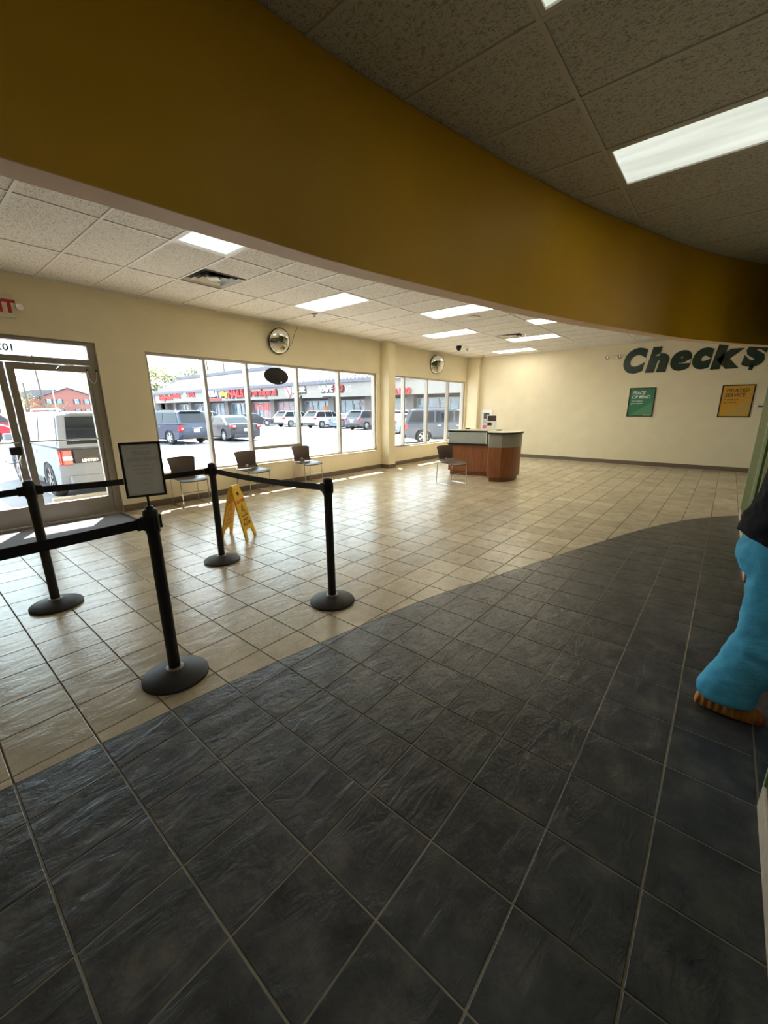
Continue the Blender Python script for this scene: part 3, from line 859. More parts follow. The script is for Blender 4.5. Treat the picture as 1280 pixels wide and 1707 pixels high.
# ------------------------------------------------------------------ wet floor sign
t = thing('wet_floor_sign', 'yellow folding wet floor sign standing behind the belt posts', 'sign', (2.515, 3.285, 0), math.radians(33))
HH = .635
for s_ in (1, -1):
    lean = math.atan2(.15, HH)
    L = HH / math.cos(lean)
    out = [(-.115, 0), (-.15, 0), (-.135, .14), (-.11, .56), (-.095, .63), (-.06, L), (.06, L), (.095, .63), (.11, .56), (.135, .14), (.15, 0), (.085, 0), (.083, .05), (.062, .105), (.0, .125), (-.062, .105), (-.083, .05), (-.085, 0)][1:]
    xf = Matrix.Translation((0, -s_ * .162, 0)) @ Matrix.Rotation(-s_ * lean, 4, 'X') @ Matrix.Rotation(PI / 2, 4, 'X')
    # outer outline with a hand slot below the top
    pan = MB()
    pan.loft([[(x, y, -.009) for x, y in out], [(x, y, .009) for x, y in out]], xf=xf)
    po = pan.build('front_panel' if s_ == 1 else 'rear_panel', M['yellow'], t, bevel=.004)
    fz = .0105 if s_ == 1 else .0105
    back = Matrix.Rotation(PI, 4, 'Y')
    face = xf if s_ == 1 else xf
    def bit(mb, name, m_):
        return mb.build(name, m_, po)
    z_ = .0095
    ink = (M['red_print'], M['black_print']) if s_ == 1 else (M['yellow_deep'], M['yellow_deep'])
    for tx, yy, sz, im in (('CAUTION', .452, .052, ink[0]), ('WET', .215, .058, ink[1]), ('FLOOR', .165, .058, ink[1])):
        me = text_mesh(tx, sz, bold=.0018, depth=.001)
        for v in me.vertices: v.co = xf @ Vector((v.co.x, v.co.z + yy, z_ - v.co.y))
        me.materials.append(im); me.name = 'print'
        o = bpy.data.objects.new('print', me); C.objects.link(o); o.parent = po
    for k, (a, b) in enumerate((((-.075, .285), (0, .42)), ((0, .42), (.075, .285)), ((.075, .285), (-.075, .285)))):
        d = Vector((b[0] - a[0], b[1] - a[1], 0)); n_ = Vector((-d.y, d.x, 0)).normalized() * .0045
        A, B = Vector((*a, z_)), Vector((*b, z_))
        MB().add([A - n_, B - n_, B + n_, A + n_, A - n_ + Vector((0, 0, .001)), B - n_ + Vector((0, 0, .001)), B + n_ + Vector((0, 0, .001)), A + n_ + Vector((0, 0, .001))], [(0, 1, 2, 3), (4, 5, 6, 7), (0, 1, 5, 4), (1, 2, 6, 5), (2, 3, 7, 6), (3, 0, 4, 7)], xf=xf).build('print', ink[1], po)
    fig = MB()
    fig.lathe([(.009, 0), (.009, .001)], 10, (-.008, .377, z_), xf=xf)
    for a, b, w_ in (((-.006, .365), (.006, .335), .008), ((.006, .335), (.03, .325), .005), ((.006, .335), (.02, .300), .005), ((-.003, .36), (-.03, .345), .004), ((-.003, .36), (.02, .362), .004), ((-.04, .298), (.045, .298), .003)):
        d = Vector((b[0] - a[0], b[1] - a[1], 0)); n_ = Vector((-d.y, d.x, 0)).normalized() * w_ * .6
        A, B = Vector((*a, z_)), Vector((*b, z_))
        fig.add([A - n_, B - n_, B + n_, A + n_, A - n_ + Vector((0, 0, .001)), B - n_ + Vector((0, 0, .001)), B + n_ + Vector((0, 0, .001)), A + n_ + Vector((0, 0, .001))], [(0, 1, 2, 3), (4, 5, 6, 7), (0, 1, 5, 4), (1, 2, 6, 5), (2, 3, 7, 6), (3, 0, 4, 7)], xf=xf)
    fig.build('print', ink[1], po)
    MB().box(-.026, .026, .545, .585, .0085, .0105, xf=xf).build('hand_slot', M['black_print'], po)
MB().tube([(-.075, 0, HH + .0), (.075, 0, HH + .0)], .022, 12).build('hinge', M['yellow'], t, smooth=True)
MB().box(-.085, .085, -.028, .028, HH - .05, HH + .004).build('grip', M['yellow'], t, bevel=.01)

# ------------------------------------------------------------------ stacking chairs
def chair_parts(t):
    # local: faces -y, origin on the floor under the seat
    seat = MB(); rings = []
    for k in range(9):
        u = k / 8; y = -.25 + .46 * u
        z = .455 + (-.03 * (1 - u / .25) ** 2 if u < .25 else 0) + .006 * math.sin(u * PI) * -1
        w_ = .215 + .012 * math.sin(u * PI)
        pts = []
        for j in range(9):
            v = -1 + 2 * j / 8
            pts.append((w_ * v, y, z + .014 * v * v * v * v))
        rings.append(pts + [(p[0] * .985, p[1], p[2] - .016) for p in pts[::-1]])
    seat.loft(rings)
    seat.build('seat', M['seat'], t, smooth=True)
    back = MB(); rings = []
    for k in range(9):
        u = k / 8; z = .50 + .285 * u
        w_ = .195 + .035 * u ** 1.6 + (.0 if u < .95 else -.004)
        yo = .205 + .035 * u + .03 * u * u
        pts = [(w_ * v, yo - .035 * (v * v) * (0.6 + .4 * u), z - (.02 * abs(v) ** 5 if u > .9 else 0)) for v in [-1 + 2 * j / 10 for j in range(11)]]
        rings.append(pts + [(p[0] * .985, p[1] + .012, p[2]) for p in pts[::-1]])
    back.loft(rings)
    bk = back.build('backrest', M['seat'], t, smooth=True)
    lip = MB(); rings = []
    for k in range(4):
        u = k / 3; z = .462 + .045 * u; yo = .19 + .02 * u
        pts = [(.205 * v, yo - .03 * v * v - .03 * (1 - u), z + .012 * v * v) for v in [-1 + 2 * j / 10 for j in range(11)]]
        rings.append(pts + [(p[0] * .985, p[1] + .012, p[2] - .004) for p in pts[::-1]])
    lip.loft(rings).build('back_shell', M['seat'], t, smooth=True)
    MB().lathe([(.03, 0), (.034, .004), (.034, .010), (.026, .012), (.022, .004)], 20, xf=Matrix.Translation((0, .205, .512)) @ Matrix.Rotation(PI / 2, 4, 'X') @ Matrix.Scale(1.25, 4, (1, 0, 0)) @ Matrix.Scale(.62, 4, (0, 1, 0))).build('handle_ring', M['chrome'], bk, smooth=True)
    r = .0075
    for s_ in (-1, 1):
        x = s_ * .215
        MB().tube([(x * .96, -.19, .445), (x, -.205, .40), (x, -.235, .02), (x, -.23, .010)], r, 8).build('leg', M['chrome'], t, smooth=True)
        MB().tube([(x * .96, .19, .455), (x, .205, .40), (x, .235, .02), (x, .23, .010)], r, 8).build('leg', M['chrome'], t, smooth=True)
        MB().tube([(x, -.232, .008), (x, .232, .008)], r, 8).build('floor_runner', M['chrome'], t, smooth=True)
        MB().tube([(x * .96, -.20, .443), (x * .98, .19, .452), (x * .93, .225, .50), (x * .9, .245, .55)], r, 8).build('seat_rail', M['chrome'], t, smooth=True)
        for y in (-.2, .2):
            MB().lathe([(.011, 0), (.011, .012)], 8, (x, y, 0)).build('glide', M['black'], t)
    MB().tube([(-.213, -.218, .24), (.213, -.218, .24)], .006, 8).build('stretcher', M['chrome'], t, smooth=True)
CH = [((3.03, 5.585, 0), -.07, 'brown stacking chair under the first window, partly behind the belt'), ((4.24, 5.57, 0), -.02, 'brown stacking chair under the window, directly behind the wet floor sign'), ((5.58, 5.595, 0), -.10, 'brown stacking chair under the window, farthest of the three from the door'), ((7.42, 3.13, 0), -.27, 'brown stacking chair standing by the curved wooden desk')]
cp = None
for loc, rz, lab in CH:
    if cp is None:
        cp = thing('stacking_chair', lab, 'chair', loc, rz, 'brown stacking chairs'); chair_parts(cp)
    else:
        dup(cp, loc, rz, lab)

# ------------------------------------------------------------------ curved reception desk
t = thing('reception_desk', 'curved cherry wood reception desk with grey band and black edged top', 'desk', (8.75, 3.05, 0))
ox, oy = 8.75, 3.05
outer = smooth_curve([(8.05, 2.645), (8.13, 2.36), (8.42, 2.20), (8.85, 2.20), (9.20, 2.37), (9.45, 2.75), (9.50, 3.15), (9.42, 3.55), (9.2, 3.9), (8.85, 4.02), (8.48, 3.88)], .12)
outer = [(x - ox, y - oy) for x, y in outer]
inner = [(8.68 - ox, 2.97 - oy)]
plan = outer + inner
def shrink(pl, d):
    n = len(pl); res = []
    for i in range(n):
        a, p, b = Vector(pl[i - 1]), Vector(pl[i]), Vector(pl[(i + 1) % n])
        t1, t2 = (p - a).normalized(), (b - p).normalized()
        nn = Vector((-(t1.y + t2.y), t1.x + t2.x))
        if nn.length < 1e-6: nn = Vector((-t1.y, t1.x))
        nn.normalize()
        res.append((p.x + nn.x * d, p.y + nn.y * d))
    return res
sgn = 1 if sum(plan[i][0] * plan[(i + 1) % len(plan)][1] - plan[(i + 1) % len(plan)][0] * plan[i][1] for i in range(len(plan))) > 0 else -1
sk = lambda d: shrink(plan, d * sgn)
MB().prism(sk(.09), 0, .10).build('toe_kick', M['wood_dark'], t)
MB().prism(sk(.035), .10, .735).build('wood_body', M['wood'], t, smooth=True, auto=30)
MB().prism(sk(.03), .735, 1.008).build('grey_band', M['grey_lam'], t, smooth=True, auto=30)
MB().prism(sk(.0), 1.012, 1.046).build('top_edge', M['black_edge'], t, smooth=True, auto=30)
MB().prism(sk(.008), 1.046, 1.05).build('worktop', M['top_cream'], t)
ia, ib = Vector((8.68 - ox, 2.97 - oy, 0)), Vector((8.48 - ox, 3.88 - oy, 0))
dd = (ib - ia).normalized(); nn = Vector((-dd.y, dd.x, 0))
if nn.x > 0: nn = -nn
def slab(u0, u1, n0, n1, z0, z1, name, m, parent=t, bev=.003):
    L = (ib - ia).length
    q = [ia + dd * (L * u) + nn * n for u, n in ((u0, n0), (u1, n0), (u1, n1), (u0, n1))]
    return MB().prism([(p.x, p.y) for p in q], z0, z1).build(name, m, parent, bevel=bev)
slab(.0, .97, -.03, .0, .755, 1.008, 'riser_panel', M['grey_panel'])
slab(-.02, .99, -.03, .025, .715, .75, 'work_shelf', M['black_edge'])
slab(.10, .62, -.034, -.022, .20, .66, 'cabinet_door', M['wood'])
sp = slab(.0, .02, -.03, .03, .75, 1.008, 'end_trim', M['white_plastic'])
for (x, y, rz, lab) in ((9.26, 3.78, .4, 'small black pad at the window end of the desk top'), (8.98, 2.82, .1, 'small black pad at the rounded end of the desk top')):
    b = thing('counter_pad', lab, 'pad', (x, y, 1.05), rz, 'black pads on the desk')
    MB().box(-.07, .07, -.05, .05, 0, .018).build('body', M['black'], b, bevel=.005)
    MB().box(-.05, .05, -.035, .035, .018, .021).build('face', M['black_matte'], b)
b = thing('brochure_holder', 'white brochure holder leaning on the desk top', 'holder', (9.12, 3.08, 1.05), -1.0)
xf = Matrix.Rotation(math.radians(-14), 4, 'X')
MB().box(-.115, .115, -.004, .004, 0, .35, xf=xf).build('back_plate', M['poster_white'], b, bevel=.002)
MB().box(-.115, .115, -.02, .12, 0, .006).build('foot', M['poster_white'], b)
MB().box(-.10, .10, -.0055, -.004, .205, .335, xf=xf).build('photo_print', M['photo_dark'], b)
MB().box(-.10, .0, -.0055, -.004, .10, .175, xf=xf).build('photo_print', M['photo_dark'], b)
MB().box(-.115, .115, -.03, -.012, .0, .06, xf=xf).build('pocket', M['poster_white'], b, bevel=.002)
# framed pictures on the far wall
def poster(loc, w, h, label, fm, fw=.022):
    p = thing('wall_poster', label, 'poster', loc, -PI / 2, 'framed wall posters')
    f = MB()
    f.box(-w / 2, w / 2, -.02, 0, -h / 2, -h / 2 + fw).box(-w / 2, w / 2, -.02, 0, h / 2 - fw, h / 2).box(-w / 2, -w / 2 + fw, -.02, 0, -h / 2 + fw, h / 2 - fw).box(w / 2 - fw, w / 2, -.02, 0, -h / 2 + fw, h / 2 - fw)
    f.build('frame', fm, p, bevel=.003)
    return p
kx = (XR - CAM.x) / (12.9575 - CAM.x)
def onwall(y, z): return (XR, CAM.y + (y - CAM.y) * kx, CAM.z + (z - CAM.z) * kx)
w, h = .60 * kx, .74 * kx
p = poster(onwall(.665, 1.675), w, h, 'green framed poster reading peace of mind on the far wall', M['black'])
sh = MB().box(-w / 2 + .02, w / 2 - .02, -.008, 0, -h / 2 + .02, h / 2 - .02).build('print_sheet', M['poster_green'], p)
MB().add([(-w / 2 + .08, -.0085, -h / 2 + .04), (w / 2 - .03, -.0085, -h / 2 + .04), (w / 2 - .03, -.0085, .03)], [(0, 1, 2)]).build('print', M['poster_green2'], sh)
for tx, z, s_ in (('PEACE', .205, .115), ('OF MIND', .10, .115), ('You made a', .02, .06), ('great choice.', -.045, .06)):
    text_obj('print', tx, s_, M['poster_white'], sh, (-w / 2 + .07, -.009, z), align='LEFT', bold=.0022 if s_ > .1 else .0005, shear=.18 if s_ > .1 else 0, depth=.001, sx=.9)
MB().box(.08, w / 2 - .04, -.0095, -.0085, -h / 2 + .035, -h / 2 + .05).build('print', M['poster_white'], sh)
p = poster(onwall(-1.27, 1.672), w, h, 'gold framed poster reading trusted service beside the green partition', M['black'])
sh = MB().box(-w / 2 + .02, w / 2 - .02, -.008, 0, -h / 2 + .02, h / 2 - .02).build('print_sheet', M['poster_gold'], p)
MB().add([(-w / 2 + .10, -.0085, -h / 2 + .04), (w / 2 - .03, -.0085, -h / 2 + .04), (w / 2 - .03, -.0085, .10)], [(0, 1, 2)]).build('print', M['poster_gold2'], sh)
for tx, z, s_ in (('TRUSTED', .205, .115), ('SERVICE', .10, .115), ('A coach you', .02, .06), ('can rely on.', -.045, .06)):
    text_obj('print', tx, s_, M['poster_ink'], sh, (-w / 2 + .07, -.009, z), align='LEFT', bold=.0022 if s_ > .1 else .0005, shear=.18 if s_ > .1 else 0, depth=.001, sx=.9)
p = poster(onwall(5.08, 1.17), .42, .68, 'white framed photo panel on the wall behind the desk', M['poster_white'], .03)
sh = MB().box(-.185, .185, -.008, 0, -.315, .315).build('print_sheet', M['poster_white'], p)
MB().box(-.11, .10, -.010, -.008, .04, .24).build('photo_print', M['photo_dark'], sh)
MB().box(-.13, .08, -.010, -.008, -.13, .02).build('photo_print', M['photo_grey'], sh)
MB().box(-.13, .06, -.010, -.008, -.29, -.16).build('photo_print', M['photo_pink'], sh)
t = thing('thermostat', 'small white thermostat on the far wall beside the gold poster', 'thermostat', onwall(-1.70, 1.55), -PI / 2)
MB().box(-.075, .075, -.035, 0, -.085, .085).build('housing', M['white_plastic'], t, bevel=.008)
MB().box(-.02, .065, -.037, -.034, -.02, .02).build('screen', M['soffit'], t)
# big wall lettering, one part per letter
t = thing('wall_lettering', 'huge dark green Check lettering on the far wall under the soffit', 'sign', (XR, 1.234, 2.42), -PI / 2)
for ch, x0, x1, z0, z1 in (('C', 0, .534, 0, .643), ('h', .529, 1.025, .005, .63), ('e', 1.061, 1.493, .012, .50), ('c', 1.511, 1.909, .02, .52), ('k', 1.886, 2.468, .0, .62), ('S', 2.451, 2.894, .015, .54), ('m', 2.93, 3.68, .015, .50), ('a', 3.70, 4.12, .015, .50), ('r', 4.15, 4.50, .015, .50), ('t', 4.51, 4.85, .015, .62)):
    me = text_mesh(ch, .6, bold=.044, shear=.16, depth=.012, align='LEFT')
    ax, bx_ = min(v.co.x for v in me.vertices), max(v.co.x for v in me.vertices)
    az_, bz_ = min(v.co.z for v in me.vertices), max(v.co.z for v in me.vertices)
    for v in me.vertices:
        v.co.x = (v.co.x - ax) / (bx_ - ax) * (x1 - x0); v.co.z = (v.co.z - az_) / (bz_ - az_) * (z1 - z0)
    if ch == 'S':
        bm = bmesh.new(); bm.from_mesh(me)
        for (x0_, z0_, z1_) in ((.15, -.065, .04), (.24, .48, .58)):
            vs = [bm.verts.new(c) for c in ((x0_, -.006, z0_), (x0_ + .075, -.006, z0_), (x0_ + .09, -.006, z1_), (x0_ + .015, -.006, z1_), (x0_, .006, z0_), (x0_ + .075, .006, z0_), (x0_ + .09, .006, z1_), (x0_ + .015, .006, z1_))]
            for f_ in ((0, 1, 2, 3), (7, 6, 5, 4), (0, 4, 5, 1), (1, 5, 6, 2), (2, 6, 7, 3), (3, 7, 4, 0)): bm.faces.new([vs[i] for i in f_])
        bm.to_mesh(me); bm.free()
    me.materials.append(M['wall_letter']); me.name = 'letter'
    o = bpy.data.objects.new('letter', me); C.objects.link(o); o.parent = t
    o.location = (x0, -.007, z0)

# ------------------------------------------------------------------ outdoors: walk, canopy, parking lot
ground = structure(MB().box(-150, 150, 7.3, 320, G - .4, G).build('ground', M['asphalt']))
walk = structure(MB().box(-14, 24, W + WT, 7.3, G - .3, -.004).build('sidewalk', M['concrete'], bevel=.02))
can = structure(MB().box(-14, 24, W + WT, 7.83, 3.0, 3.25).build('ceiling_canopy', M['stucco']))
MB().box(-14, 24, 7.78, 7.88, 2.96, 3.9).build('fascia', M['stucco'], can)
MB().box(-14, 24, W + WT, W + WT + .1, H - .1, 4.6).build('upper_wall', M['stucco'], can)
for k in range(16):
    x = -20 + k * 2.75
    MB().box(x - .05, x + .05, 8.3, 13.2, G, G + .004).build('parking_line', M['line_paint'], ground)
for k in range(11):
    y = 9 + k * 3.0
    MB().box(26.2, 31.4, y - .05, y + .05, G, G + .004).build('parking_line', M['line_paint'], ground)
for k in range(9):
    for s_ in (0,):
        x = 4 + k * 2.9
        MB().box(-.05, .05, 0, 5.2, G, G + .004).build('parking_line', M['line_paint'], ground, loc=(x, 20 + k * .2, 0)).rotation_euler = (0, 0, -.42)
# block pillar carrying the canopy
cp_ = structure(MB().box(9.93, 10.43, 7.05, 7.55, G, 3.0).build('pillar_block', M['mortar']))
for k in range(16):
    z = G + .005 + k * .2
    for (a, b) in (((9.92, 10.44), (7.04, 7.56)),):
        MB().box(a[0], a[1], b[0], b[1], z, min(z + .188, 2.99)).build('block', M['block'], cp_, bevel=.006)
t = thing('wheel_stop', 'concrete wheel stop behind the silver boxy vehicle', 'wheel stop', (2.75, 8.36, G))
b = MB(); b.loft([[(x, -.10, 0), (x, .10, 0), (x, .075, .13), (x, -.075, .13)] for x in (-1.05, 1.0)])
b.build('block', M['concrete'], t, bevel=.015)
MB().lathe([(.02, .13), (.02, .138), (0, .138)], 8, (-.7, 0, 0)).build('anchor_pin', M['car_trim'], t)
MB().lathe([(.02, .13), (.02, .138), (0, .138)], 8, (.7, 0, 0)).build('anchor_pin', M['car_trim'], t)

# ------------------------------------------------------------------ vehicles
def arc(cx, cz, r, a0, a1, n):
    return [(cx + r * math.cos(a0 + (a1 - a0) * k / n), cz + r * math.sin(a0 + (a1 - a0) * k / n)) for k in range(n + 1)]
def vehicle(kind, label, loc, rz, pm, rimm=None, name=None, glassm=None):
    """local +y is forward, origin on the ground under the centre"""
    S = {
        'suv': dict(L=4.85, w=.95, wb=2.85, r=.37, belt=1.08, roof=1.74, clear=.24, hood=1.10, nose=.95, ws=1.05, wt=.45, rt=-2.05, rb=-2.36, tail=1.05),
        'boxy': dict(L=4.95, w=.93, wb=2.99, r=.36, belt=1.06, roof=1.72, clear=.24, hood=1.08, nose=.92, ws=1.20, wt=.72, rt=-2.30, rb=-2.44, tail=1.06),
        'cross': dict(L=4.7, w=.95, wb=2.8, r=.36, belt=1.05, roof=1.68, clear=.24, hood=1.05, nose=.86, ws=1.15, wt=.35, rt=-1.75, rb=-2.28, tail=1.08),
        'sedan': dict(L=4.85, w=.91, wb=2.78, r=.33, belt=.93, roof=1.45, clear=.18, hood=.96, nose=.74, ws=.98, wt=.25, rt=-.95, rb=-1.75, tail=1.0),
        'pickup': dict(L=5.6, w=.98, wb=3.5, r=.39, belt=1.15, roof=1.85, clear=.32, hood=1.15, nose=1.02, ws=1.15, wt=.72, rt=-.62, rb=-.75, tail=1.12),
    }[kind]
    L, w, r, z0 = S['L'], S['w'], S['r'], S['clear']
    t = thing(name or {'sedan': 'sedan_car', 'pickup': 'pickup_truck'}.get(kind, 'suv_car'), label, 'car', loc, rz, 'parked cars')
    ya, yb = S['wb'] / 2, -S['wb'] / 2
    f, bk = L / 2, -L / 2
    R = r + .06
    # side profile (y, z), anticlockwise seen from +x
    prof = [(bk + .06, z0 + .08), (bk, z0 + .30), (bk + .02, S['tail'] - .12), (bk + .07, S['tail'])]
    if kind == 'sedan': prof += [(bk + .35, S['tail'] + .02), (S['rb'], S['belt'] + .05)]
    elif kind == 'pickup': prof += [(S['rb'], S['tail'])]
    else: prof += [(S['rb'], S['belt'])]
    prof += [(S['ws'], S['hood']), (f - .35, S['nose'] + .05), (f - .08, S['nose'] - .08), (f, z0 + .38), (f - .05, z0 + .05)]
    a0 = math.asin(max(-1, min(1, (z0 - r) / R)))
    prof += [(ya + R * math.cos(a0), z0)] + arc(ya, r, R, a0, PI - a0, 10)[1:-1] + [(ya - R * math.cos(a0), z0)]
    prof += [(yb + R * math.cos(a0), z0)] + arc(yb, r, R, a0, PI - a0, 10)[1:-1] + [(yb - R * math.cos(a0), z0)]
    body = MB(); rings = []
    for u in (-1, -.97, -.88, -.6, 0, .6, .88, .97, 1):
        k = abs(u)
        ring = []
        for y, z in prof:
            e = 1 - .055 * k ** 5 if abs(y) > L * .40 else 1
            zz = z - (.05 * k ** 6 if z > .75 else 0)
            bulge = 1.0 if .3 < z < .85 else .985
            ring.append((u * w * bulge, y * e, zz))
        rings.append(ring)
    body.loft(rings)
    bo = body.build('body', pm, t, smooth=True, auto=32)
    # cabin
    be, ro = S['belt'], S['roof']
    wb_, wt_ = w * .955, w * (.80 if kind != 'boxy' else .86)
    cab = [(S['rb'], be - .02), (S['rt'], ro - .05), (S['rt'] + .22, ro), (S['wt'] - .35, ro), (S['wt'], ro - .06), (S['ws'], be - .02)]
    def cx(z): return wb_ + (wt_ - wb_) * max(0, z - be) / (ro - be)
    cb = MB(); rings = []
    for u in (-1, -.9, 0, .9, 1):
        rings.append([(u * cx(z), y, z - (.03 * abs(u) ** 4 if z > ro - .1 else 0)) for y, z in cab])
    cb.loft(rings)
    cb.build('cabin', pm, t, smooth=True, auto=25)
    gm = glassm or M['car_glass']
    zb, zt = be + .02, ro - .12
    def yat(z, front):
        (y0, za), (y1, zb_) = ((S['ws'], be - .02), (S['wt'], ro - .06)) if front else ((S['rb'], be - .02), (S['rt'], ro - .05))
        return y0 + (y1 - y0) * (z - za) / (zb_ - za)
    fb, ft, rb, rt = yat(zb, 1) - .10, yat(zt, 1) - .10, yat(zb, 0) + .12, yat(zt, 0) + .12
    cuts = {'sedan': (.05,), 'pickup': (.25,), 'boxy': (.25, -.98), 'suv': (.12, -.85), 'cross': (.10, -.85)}[kind]
    edges = [(fb, ft)] + [(c, c) for c in cuts] + [(rb, rt)]
    for s_ in (-1, 1):
        for (a, b_), (c, d) in zip(edges, edges[1:]):
            q = [(a - .04 if a in cuts else a, zb), (b_ - .04 if b_ in cuts else b_, zt), (d + .04 if d in cuts else d, zt), (c + .04 if c in cuts else c, zb)]
            MB().loft([[(s_ * (cx(z) - .02), y, z) for y, z in q], [(s_ * (cx(z) + .006), y, z) for y, z in q]]).build('side_window', gm, t)
    def pane(nm, front):
        sg = 1 if front else -1
        z_a, z_b = zb + .02, ro - .11
        q = []
        for z, wd in ((z_a, .86), (z_b, .84)):
            q += [(-cx(z) * wd, yat(z, front), z), (cx(z) * wd, yat(z, front), z)]
        ring = [q[0], q[1], q[3], q[2]]
        MB().loft([[(x, y - sg * .02, z) for x, y, z in ring], [(x, y + sg * .008, z + .004) for x, y, z in ring]]).build(nm, gm, t)
    pane('windshield', True); pane('rear_window', False)
    # wheels
    for x, y in ((-w + .10, ya), (w - .10, ya), (-w + .10, yb), (w - .10, yb)):
        s_ = 1 if x > 0 else -1
        X = Matrix.Translation((x, y, r)) @ Matrix.Rotation(s_ * PI / 2, 4, 'Y')
        wh = MB().lathe([(r * .62, -.11), (r * .94, -.11), (r, -.08), (r, .07), (r * .94, .10), (r * .66, .105), (r * .62, .06)], 24, xf=X).build('wheel', M['tyre'], t, smooth=True)
        rm = MB().lathe([(r * .64, .03), (r * .66, .095), (r * .61, .10), (r * .57, .06), (r * .2, .05), (.0, .05)], 24, xf=X)
        for k in range(6):
            Y = X @ Matrix.Rotation(2 * PI * k / 6, 4, 'Z')
            rm.box(.03, r * .62, -.032, .032, .05, .088, xf=Y)
        rm.lathe([(.06, .05), (.055, .10), (0, .10)], 12, xf=X)
        rm.build('rim', rimm or M['rim'], wh)
    # lamps, plate, trim
    zt_ = S['tail'] - .16
    for s_ in (-1, 1):
        tall = kind in ('suv', 'boxy', 'pickup')
        lw = .15 if tall else .22
        q0, q1 = (zt_ - .18, zt_ + .10) if tall else (zt_ - .08, zt_ + .08)
        l_ = MB()
        l_.box(s_ * (w - .05) - (lw if s_ > 0 else -.0) * 1 - .0, s_ * (w - .05) + (0 if s_ > 0 else lw), bk - .015, bk + .07, q0, q1)
        l_.box(s_ * w - (.06 if s_ > 0 else -.004), s_ * w + (.004 if s_ > 0 else .06), bk + .05, bk + (.26 if not tall else .17), q0, q1)
        lo = l_.build('tail_lamp', M['tail'], t, bevel=.012)
        q_ = .0 if kind == 'boxy' else .2
        MB().box(s_ * (w - .05) - (lw * (1 - q_) if s_ > 0 else -lw * q_), s_ * (w - .05) + (-lw * q_ if s_ > 0 else lw * (1 - q_)), bk - .02, bk, q0 + .09, q0 + .16).build('reverse_lamp', M['lamp_clear'], lo)
        MB().box(s_ * w * .72 - .16, s_ * w * .72 + .16, f - .20, f - .035, S['nose'] - .22, S['nose'] - .06).build('headlamp', M['lamp_clear'], t, bevel=.02)
        MB().box(s_ * (w + .10) - .10, s_ * (w + .10) + .10, S['ws'] - .22, S['ws'] - .08, be + .0, be + .16).build('side_mirror', pm if kind != 'pickup' else M['car_trim'], t, bevel=.03)
        for y in (cuts[0] + .12, ) + ((cuts[1] + .12,) if len(cuts) > 1 else (-.75,) if kind == 'sedan' else ()):
            MB().box(s_ * w - .02, s_ * w + .022, y, y + .18, be - .17, be - .13).build('door_handle', M['chrome'] if kind in ('boxy', 'suv') else pm, t, bevel=.006)
        MB().box(s_ * w - .015, s_ * w + .006, yb + R + .03, ya - R - .03, z0 + .01, z0 + .12).build('rocker_trim', M['car_trim'], t, bevel=.01)
    pz = S['tail'] - (.60 if kind == 'boxy' else .42)
    MB().box(-.17, .17, bk - .012, bk + .05, pz, pz + .17).build('number_plate', M['plate'], t)
    MB().box(-w * .86, w * .86, bk - .02, bk + .14, z0 + .06, z0 + .26).build('rear_bumper', M['car_trim'] if kind not in ('sedan', 'boxy') else pm, t, bevel=.03)
    MB().box(-.45, .45, f - .09, f + .004, z0 + .34, S['nose'] - .14).build('grille', M['car_trim'], t, bevel=.015)
    if kind in ('suv', 'boxy', 'cross'):
        for s_ in (-1, 1):
            MB().tube([(s_ * wt_ * .84, S['rt'] + .25, ro - .01), (s_ * wt_ * .84, S['rt'] + .32, ro + .045), (s_ * wt_ * .84, S['wt'] - .6, ro + .045), (s_ * wt_ * .84, S['wt'] - .5, ro - .01)], .02, 6).build('roof_rail', M['car_trim'] if kind != 'boxy' else M['rim'], t)
        MB().box(-wt_ * .8, wt_ * .8, S['rt'] - .16, S['rt'] + .12, ro - .06, ro - .03).build('spoiler', pm, t, bevel=.012)
        MB().box(-.32, .32, bk - .012, bk + .03, S['tail'] - .22, S['tail'] - .17).build('tailgate_strip', M['chrome'], t)
    if kind == 'pickup':
        MB().box(-w * .85, w * .85, bk + .12, S['rb'] - .08, S['tail'] - .25, S['tail'] + .002).build('bed', M['car_trim'], t)
    return t
pw, pwh, pn, pbk, pr, pgr, pbl, psl = (mat('silver_paint', (132, 138, 148), 0.55, 0.0, spec=0.08, var=0.03, vscale=2), paint('white_paint', (176, 179, 184), 0), paint('navy_paint', (38, 50, 74), .2), paint('dark_paint', (32, 36, 46), .2), paint('red_paint', (150, 34, 46), .1), paint('grey_paint', (76, 78, 86), .3), paint('slate_blue_paint', (84, 100, 120), .3), paint('pale_silver_paint', (142, 146, 152), .3))
v = vehicle('boxy', 'silver boxy vehicle parked right behind the glass entrance doors', (2.84, 10.90, G), math.radians(.8), pw, M['rim_dark'])
MB().box(-.70, .70, -2.495, -2.44, .74, 1.0).build('dark_tailgate_panel', M['car_trim'], v, bevel=.006)
text_obj('badge', 'LIMITED', .075, M['chrome'], v, (-.45, -2.500, .765), depth=.006, bold=.002)
vehicle('suv', 'navy blue suv in the first window pane, rear towards us', (10.15, 22.8, G), math.radians(8), pn)
vehicle('sedan', 'dark sedan next to the navy suv in the lot', (13.3, 22.3, G), math.radians(-4), pbk)
vehicle('pickup', 'red pickup truck seen through the left door glass', (1.6, 29.5, G), math.radians(-72), pr)
vehicle('cross', 'red car behind the silver boxy vehicle', (5.0, 36.5, G), math.radians(-120), pr)
E_ = math.radians(-90)
vehicle('cross', 'white suv parked below the white letters of the phone shop sign', (29.0, 35.5, G), E_, pwh)
vehicle('cross', 'white suv parked below the vape sign', (29.0, 30.6, G), E_, pwh)
vehicle('cross', 'dark grey suv at the right end of the long window', (28.6, 24.3, G), E_, pgr)
